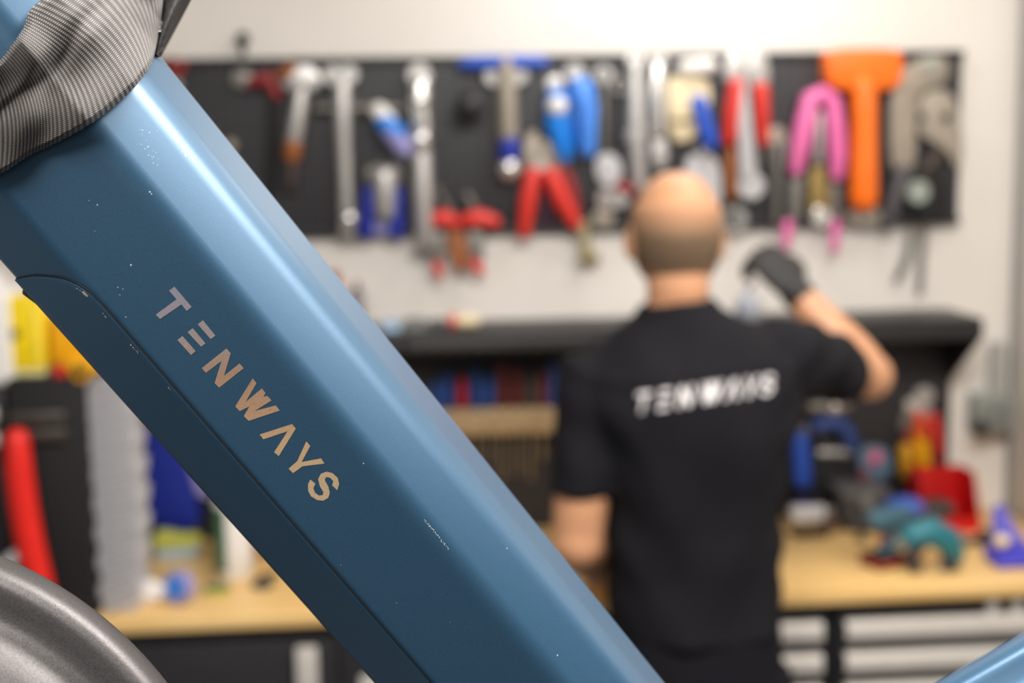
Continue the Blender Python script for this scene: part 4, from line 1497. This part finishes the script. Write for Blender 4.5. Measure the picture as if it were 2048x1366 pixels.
ts = [.087, .090, .094, .099, .106, .113, .120, .128, .136, .144, .152, .160, .172, .19] + [.19 + .05 * i for i in range(1, 25)]
cb = B()
rows = []
for t in ts:
    nn = facet_n(t)
    f0 = cover_f0(t)
    row = []
    for k in range(9):
        f = f0 + (1.0 - f0) * k / 8
        row.append(cb.verts.new(facet(t, f) + nn * .0011))
    L, U = corner(9, t), corner(8, t)
    un = (U - L).normalized()
    for k in range(1, 5):
        row.append(cb.verts.new(L + nn * .0006 + (U - L) * (k / 4) - (corner(0, t) - L).normalized() * .0011 * min(1, k / 1.)))
    rows.append(row)
for a, b in zip(rows[:-1], rows[1:]):
    for i in range(len(a) - 1):
        cb.faces.new((a[i], a[i + 1], b[i + 1], b[i]))
bmesh.ops.recalc_face_normals(cb, faces=cb.faces[:])
cb.normal_update()
flip = sum((1 if f.normal.dot(CAM - f.calc_center_median()) > 0 else -1) for f in cb.faces)
if flip < 0:
    bmesh.ops.reverse_faces(cb, faces=cb.faces[:])
cb = realized(cb, [('SOLIDIFY', dict(thickness=.0012, offset=-1)), ('BEVEL', dict(width=.0006, segments=3, limit_method='ANGLE', angle_limit=radians(50)))])
obj('battery_cover', cb, PAINT, bike, label='flush lower battery cover with rounded upper end')
# dark seal in the joint
pts = []
for t in [.087, .093, .100, .107, .1156, .122, .128, .135, .142, .151, .160, .175, .19] + [.25 + .06 * i for i in range(20)]:
    f0 = cover_f0(t)
    nn = facet_n(t)
    pts.append(facet(t, f0 - .012) + nn * .0003 + (facet(t, 0) - facet(t, 1)).normalized() * (.0004))
obj('joint_seal', tube(B(), pts, .00048, 8), mat('seal_black', (8, 10, 12), .6), bike)
# latch under the cover
lt = B()
q = [(44, 580), (52, 578), (78, 600), (84, 618), (60, 600), (44, 588)]
prism3(lt, [PD(x, y, tdepth(.12) + .05) for x, y in q], FWD * .012, .0006)
obj('latch', lt, BLACKM, bike)

# lettering on the side facet
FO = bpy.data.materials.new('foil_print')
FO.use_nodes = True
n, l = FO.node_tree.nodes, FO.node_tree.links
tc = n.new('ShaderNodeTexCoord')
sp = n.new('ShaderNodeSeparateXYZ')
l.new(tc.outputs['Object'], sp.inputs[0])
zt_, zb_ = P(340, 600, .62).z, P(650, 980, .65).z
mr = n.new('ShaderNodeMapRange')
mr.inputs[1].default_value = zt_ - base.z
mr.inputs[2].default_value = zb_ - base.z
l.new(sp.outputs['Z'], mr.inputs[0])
cr = n.new('ShaderNodeValToRGB')  # reflected hue shift along the word is put into the base colour
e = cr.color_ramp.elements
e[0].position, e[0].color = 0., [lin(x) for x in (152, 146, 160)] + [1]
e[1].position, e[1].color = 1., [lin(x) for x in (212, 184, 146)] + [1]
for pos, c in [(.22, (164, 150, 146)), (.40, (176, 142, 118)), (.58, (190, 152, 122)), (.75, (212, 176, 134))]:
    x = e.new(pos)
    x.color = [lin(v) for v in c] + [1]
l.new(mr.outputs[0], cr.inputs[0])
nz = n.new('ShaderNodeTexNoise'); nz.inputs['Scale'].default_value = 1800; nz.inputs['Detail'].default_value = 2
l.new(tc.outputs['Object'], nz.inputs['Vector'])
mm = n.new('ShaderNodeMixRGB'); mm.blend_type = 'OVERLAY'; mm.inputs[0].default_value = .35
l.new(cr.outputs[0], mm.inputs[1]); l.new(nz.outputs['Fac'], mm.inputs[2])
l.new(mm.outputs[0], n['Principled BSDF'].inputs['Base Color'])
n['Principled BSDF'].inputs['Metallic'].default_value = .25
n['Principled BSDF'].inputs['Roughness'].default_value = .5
_pA, _pB, _pC = corner(0, 0), corner(1, 0), corner(1, 1)
_pn = (_pB - _pA).cross(_pC - _pA).normalized()
if _pn.dot(CAM - _pA) < 0:
    _pn = -_pn


def on_side(px, py, lift=.0001):
    d = ray(px, py)
    s = (_pB - CAM).dot(_pn) / d.dot(_pn)
    return CAM + d * s + _pn * lift


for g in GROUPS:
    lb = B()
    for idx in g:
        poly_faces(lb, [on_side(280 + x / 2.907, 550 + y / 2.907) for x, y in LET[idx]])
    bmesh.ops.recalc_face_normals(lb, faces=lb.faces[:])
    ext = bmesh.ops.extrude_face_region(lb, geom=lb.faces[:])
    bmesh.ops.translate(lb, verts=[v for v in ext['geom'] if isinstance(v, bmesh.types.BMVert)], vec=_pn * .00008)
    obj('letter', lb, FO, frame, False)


# chips and scuffs in the paint
def chip(bm, pt, nn, r, rnd):
    u = nn.cross(Vector((.3, .2, .9))).normalized()
    v = nn.cross(u)
    k = rnd.randint(5, 7)
    vs = [bm.verts.new(pt + nn * .00006 + (u * cos(2 * pi * i / k) + v * sin(2 * pi * i / k)) * r * rnd.uniform(.5, 1.2)) for i in range(k)]
    c = bm.verts.new(pt + nn * .00012)
    for i in range(k):
        bm.faces.new((vs[i], vs[(i + 1) % k], c))


rnd = random.Random(3)
_fr = B()
_fr.from_mesh(frame.data)
_fr.transform(Matrix.Translation(bike.location))
bf = BVHTree.FromBMesh(_fr)
sb = B()
spots = [(300, 384, 2.2), (303, 388, 2), (262, 530, 2.2), (236, 575, 1.4), (240, 590, 1.2), (246, 578, 1), (178, 401, 1.2), (195, 410, 1.6), (190, 462, .9), (252, 634, 1.5), (727, 927, 1.6), (1014, 1097, 1.6), (682, 1130, 1), (793, 1206, 1)]
for i in range(34):
    f = i / 33
    spots.append((850 + 46 * f + rnd.uniform(-2, 2), 1040 + 58 * f + rnd.uniform(-1, 1), rnd.uniform(.7, 1.5)))
for i in range(46):
    f = i / 45
    spots.append((338 + 42 * f + rnd.uniform(-9, 5), 252 + 62 * f + rnd.uniform(-4, 4), rnd.uniform(.8, 2.2)))
for i in range(20):
    spots.append((rnd.uniform(280, 320), rnd.uniform(255, 335), rnd.uniform(.6, 1.4)))
for x, y, r in spots:
    h = bf.ray_cast(CAM, ray(x, y).normalized())
    if h[0] is not None:
        nn = h[1] if h[1].dot(CAM - h[0]) > 0 else -h[1]
        chip(sb, h[0], nn, r * .00022, rnd)
_fr.free()
obj('paint_chips', sb, mat('bare_metal', (206, 208, 212), .4, .3), frame, False, 'stuff', 'small pale chips and scratches in the blue paint')
# chips along the edge of the cover
sb = B()
for t, k, r in [(.160, 10, .0012), (.150, 5, .0006), (.20, 4, .0006), (.255, 6, .0007), (.262, 4, .0006), (.33, 3, .0006)]:
    for i in range(k):
        tt = t + rnd.uniform(-.004, .004)
        p = facet(tt, cover_f0(tt) + .03 + rnd.uniform(0, .03)) + facet_n(tt) * .0012
        chip(sb, p, facet_n(tt), r * rnd.uniform(.5, 1), rnd)
obj('edge_chips', sb, mat('primer', (206, 190, 172), .6), bike, False, 'stuff')

# rear tube, lower right
R0, RV = Vector((1440, 1606)), Vector((900, -514))
RL = RV.length
RDv = RV / RL
RN = Vector((-RDv.y, RDv.x)) * -1     # up-left, towards its visible upper edge


def rp(t, q, dd):
    px = R0 + RV * t + Vector((RDv.y, -RDv.x)) * q
    return PD(px.x, px.y, .70 + dd)


rsec = [(0, .065), (-12, .045), (-34, .034), (-66, .030), (-92, .026), (-220, -.004), (-320, -.004), (-380, .03), (-380, .06), (-300, .095), (-80, .095)]
rings = []
for i in range(21):
    t = -.12 + 2.1 * i / 20
    pts = [rp(t, q, dd) for q, dd in rsec]
    out = []
    nq = len(pts)
    for k in range(nq):
        p, a, b = pts[k], pts[k - 1], pts[(k + 1) % nq]
        A, Bq = p + (a - p) * .4, p + (b - p) * .4
        for s in range(5):
            f = s / 4
            out.append(A * (1 - f) ** 2 + p * 2 * f * (1 - f) + Bq * f * f)
    rings.append(out)
obj('rear_tube', loft(B(), rings), PAINT, bike)

# front mudguard, lower left
MG = bpy.data.materials.new('gunmetal_coat')
MG.use_nodes = True
n, l = MG.node_tree.nodes, MG.node_tree.links
tc = n.new('ShaderNodeTexCoord')
nz = n.new('ShaderNodeTexNoise'); nz.inputs['Scale'].default_value = 2600; nz.inputs['Detail'].default_value = 2
l.new(tc.outputs['Object'], nz.inputs['Vector'])
cr = n.new('ShaderNodeValToRGB')
cr.color_ramp.elements[0].position = .35; cr.color_ramp.elements[1].position = .7
cr.color_ramp.elements[0].color = [lin(x) for x in (92, 89, 89)] + [1]
cr.color_ramp.elements[1].color = [lin(x) for x in (140, 135, 134)] + [1]
l.new(nz.outputs['Fac'], cr.inputs[0]); l.new(cr.outputs[0], n['Principled BSDF'].inputs['Base Color'])
bp = n.new('ShaderNodeBump'); bp.inputs['Strength'].default_value = .35; bp.inputs['Distance'].default_value = .0003
l.new(nz.outputs['Fac'], bp.inputs['Height']); l.new(bp.outputs[0], n['Principled BSDF'].inputs['Normal'])
n['Principled BSDF'].inputs['Metallic'].default_value = .7
n['Principled BSDF'].inputs['Roughness'].default_value = .5
MC = (-300, 1854)
MD = .60
prof = [(801, .070), (801, .050), (799, .034), (793, .022), (782, .013), (766, .0078), (746, .0056), (724, .0060), (702, .0072), (680, .0072), (655, .0045), (625, -.001), (590, -.006), (550, -.0085), (510, -.005), (480, .005), (456, .022), (446, .05), (470, .08), (640, .095), (780, .09)]
_pf = []
for k in range(len(prof) - 1):
    p0, p1, p2, p3 = [Vector(prof[min(max(k + d, 0), len(prof) - 1)]) for d in (-1, 0, 1, 2)]
    for s in range(5):
        f = s / 5
        _pf.append(.5 * ((2 * p1) + (p2 - p0) * f + (2 * p0 - 5 * p1 + 4 * p2 - p3) * f * f + (3 * p1 - p0 - 3 * p2 + p3) * f ** 3))
prof = _pf
rings = []
for i in range(61):
    a = radians(-118 + 110 * i / 60)
    rings.append([PD(MC[0] + r * cos(a), MC[1] + r * sin(a), MD + dd) for r, dd in prof])
obj('mudguard', loft(B(), rings), MG, bike, label='gunmetal grey curved guard')

# ------------------------------------------------------------------ woven sleeve wrapped round the tube
WV = bpy.data.materials.new('woven_mesh')
WV.use_nodes = True
n, l = WV.node_tree.nodes, WV.node_tree.links
uv = n.new('ShaderNodeUVMap')
sp = n.new('ShaderNodeSeparateXYZ')
l.new(uv.outputs[0], sp.inputs[0])


def math_node(op, a, b=None):
    x = n.new('ShaderNodeMath')
    x.operation = op
    for i, v in enumerate((a, b)):
        if v is None:
            continue
        if isinstance(v, (int, float)):
            x.inputs[i].default_value = v
        else:
            l.new(v, x.inputs[i])
    return x.outputs[0]


NU, NV = 66, 62
su = math_node('SINE', math_node('MULTIPLY', sp.outputs['X'], 2 * pi * NU))
row = math_node('FLOOR', math_node('ADD', math_node('MULTIPLY', sp.outputs['X'], NU), .25))
stag = math_node('MULTIPLY', row, pi)
sv = math_node('SINE', math_node('ADD', math_node('MULTIPLY', sp.outputs['Y'], 2 * pi * NV), stag))
hgt = math_node('MULTIPLY', math_node('ADD', math_node('MULTIPLY', su, .5), .5), math_node('ADD', math_node('MULTIPLY', sv, .46), .54))
nz = n.new('ShaderNodeTexNoise'); nz.inputs['Scale'].default_value = 160
l.new(uv.outputs[0], nz.inputs['Vector'])
hv = math_node('MULTIPLY', hgt, math_node('ADD', nz.outputs['Fac'], .5))
cr = n.new('ShaderNodeValToRGB')
cr.color_ramp.elements[0].position = .18; cr.color_ramp.elements[1].position = .85
cr.color_ramp.elements[0].color = [lin(x) for x in (34, 30, 28)] + [1]
cr.color_ramp.elements[1].color = [lin(x) for x in (146, 136, 129)] + [1]
l.new(hv, cr.inputs[0]); l.new(cr.outputs[0], n['Principled BSDF'].inputs['Base Color'])
bp = n.new('ShaderNodeBump'); bp.inputs['Strength'].default_value = .6; bp.inputs['Distance'].default_value = .0006
l.new(hgt, bp.inputs['Height']); l.new(bp.outputs[0], n['Principled BSDF'].inputs['Normal'])
n['Principled BSDF'].inputs['Roughness'].default_value = .7
n['Principled BSDF'].inputs['Sheen Weight'].default_value = .15


def interp(tab, x):
    if x <= tab[0][0]:
        return tab[0][1]
    for (a, fa), (b, fb_) in zip(tab[:-1], tab[1:]):
        if x <= b:
            return fa + (fb_ - fa) * (x - a) / (b - a)
    return tab[-1][1]


DEPT = [(-420, .075), (-317, .03), (-222, 0), (0, 0), (118, .020), (155, .034), (180, .055), (200, .078), (240, .095), (300, .105)]
LOW = [(-170, 412), (-90, 388), (0, 349), (60, 311), (110, 288), (190, 242), (262, 182), (300, 132), (311, 100), (318, 60)]
UPR = [(-190, 250), (-110, 190), (-30, 140), (2, 118), (28, 84), (47, 55), (72, 8), (180, -60), (300, -60), (326, -60)]


def curve(tab, f):
    x = f * (len(tab) - 1)
    i = min(int(x), len(tab) - 2)
    f = x - i
    p0, p1, p2, p3 = [Vector(tab[min(max(i + k, 0), len(tab) - 1)]) for k in (-1, 0, 1, 2)]
    return .5 * ((2 * p1) + (p2 - p0) * f + (2 * p0 - 5 * p1 + 4 * p2 - p3) * f * f + (3 * p1 - p0 - 3 * p2 + p3) * f ** 3)


sleeve = thing('fabric_sleeve', 'grey woven mesh sleeve wrapped round the upper end of the blue tube', 'sleeve', PD(150, 200, tdepth(0) + .03))
cb = B()
uvl = cb.loops.layers.uv.new('UVMap')
GI, GJ = 120, 80
grid = []
for i in range(GI + 1):
    fi = i / GI
    a, c = curve(LOW, fi), curve(UPR, fi)
    mid = (a + c) / 2 + Vector((52, -30)) * sin(pi * min(1, fi * 1.02)) + Vector((18, 0)) * max(0, fi - .55)
    col = []
    for j in range(GJ + 1):
        fj = j / GJ
        p = a * (1 - fj) ** 2 + mid * 2 * fj * (1 - fj) + c * fj * fj
        rel = p - T0
        t, q = rel.dot(TD) / TL, rel.dot(TN)
        fold = .0035 * sin(9 * fi + 7 * fj) * sin(pi * fj) + .005 * exp(-((fj - .62 - .25 * (fi - .5)) / .07) ** 2) * (1 if fi < .75 else .4) + .002 * sin(22 * fi - 6 * fj)
        edge = min(1, (fj * GJ + .5) / 4, (GJ - fj * GJ + .5) / 4)
        dd = interp(DEPT, q) - .004 - .006 * edge + fold * edge
        col.append((cb.verts.new(PD(p.x, p.y, tdepth(t) + dd)), fi, fj))
    grid.append(col)
for i in range(GI):
    for j in range(GJ):
        qd = [grid[i][j], grid[i + 1][j], grid[i + 1][j + 1], grid[i][j + 1]]
        f = cb.faces.new([x[0] for x in qd])
        for lp_, x in zip(f.loops, qd):
            lp_[uvl].uv = (x[1], x[2])
cb.normal_update()
if sum(1 if f.normal.dot(CAM - f.calc_center_median()) > 0 else -1 for f in cb.faces) < 0:
    bmesh.ops.reverse_faces(cb, faces=cb.faces[:])
cb = realized(cb, [('SOLIDIFY', dict(thickness=.0022, offset=-1))])
obj('woven_cover', cb, WV, sleeve)
lb = B()
grid = []
for i in range(25):
    fi = i / 24
    col = []
    for j in range(21):
        fj = j / 20
        a = Vector((308 + 6 * sin(fi * 3), -60 + 168 * fi))
        c = Vector((412 - 88 * fi ** 1.05, -60 + 170 * fi))
        p = a + (c - a) * fj
        dd = .078 + .02 * fj + .012 * sin(fj * 5 + fi * 3) + .02 * fj * fj
        col.append(lb.verts.new(PD(p.x, p.y, tdepth(-.1) + dd)))
    grid.append(col)
for i in range(24):
    for j in range(20):
        lb.faces.new((grid[i][j], grid[i + 1][j], grid[i + 1][j + 1], grid[i][j + 1]))
lb = realized(lb, [('SOLIDIFY', dict(thickness=.003, offset=-1))])
obj('lining', lb, mat('black_lining', (34, 31, 30), .6, var=.3, scale=300, bump=.4), sleeve, label='black lining flap behind the woven cover')
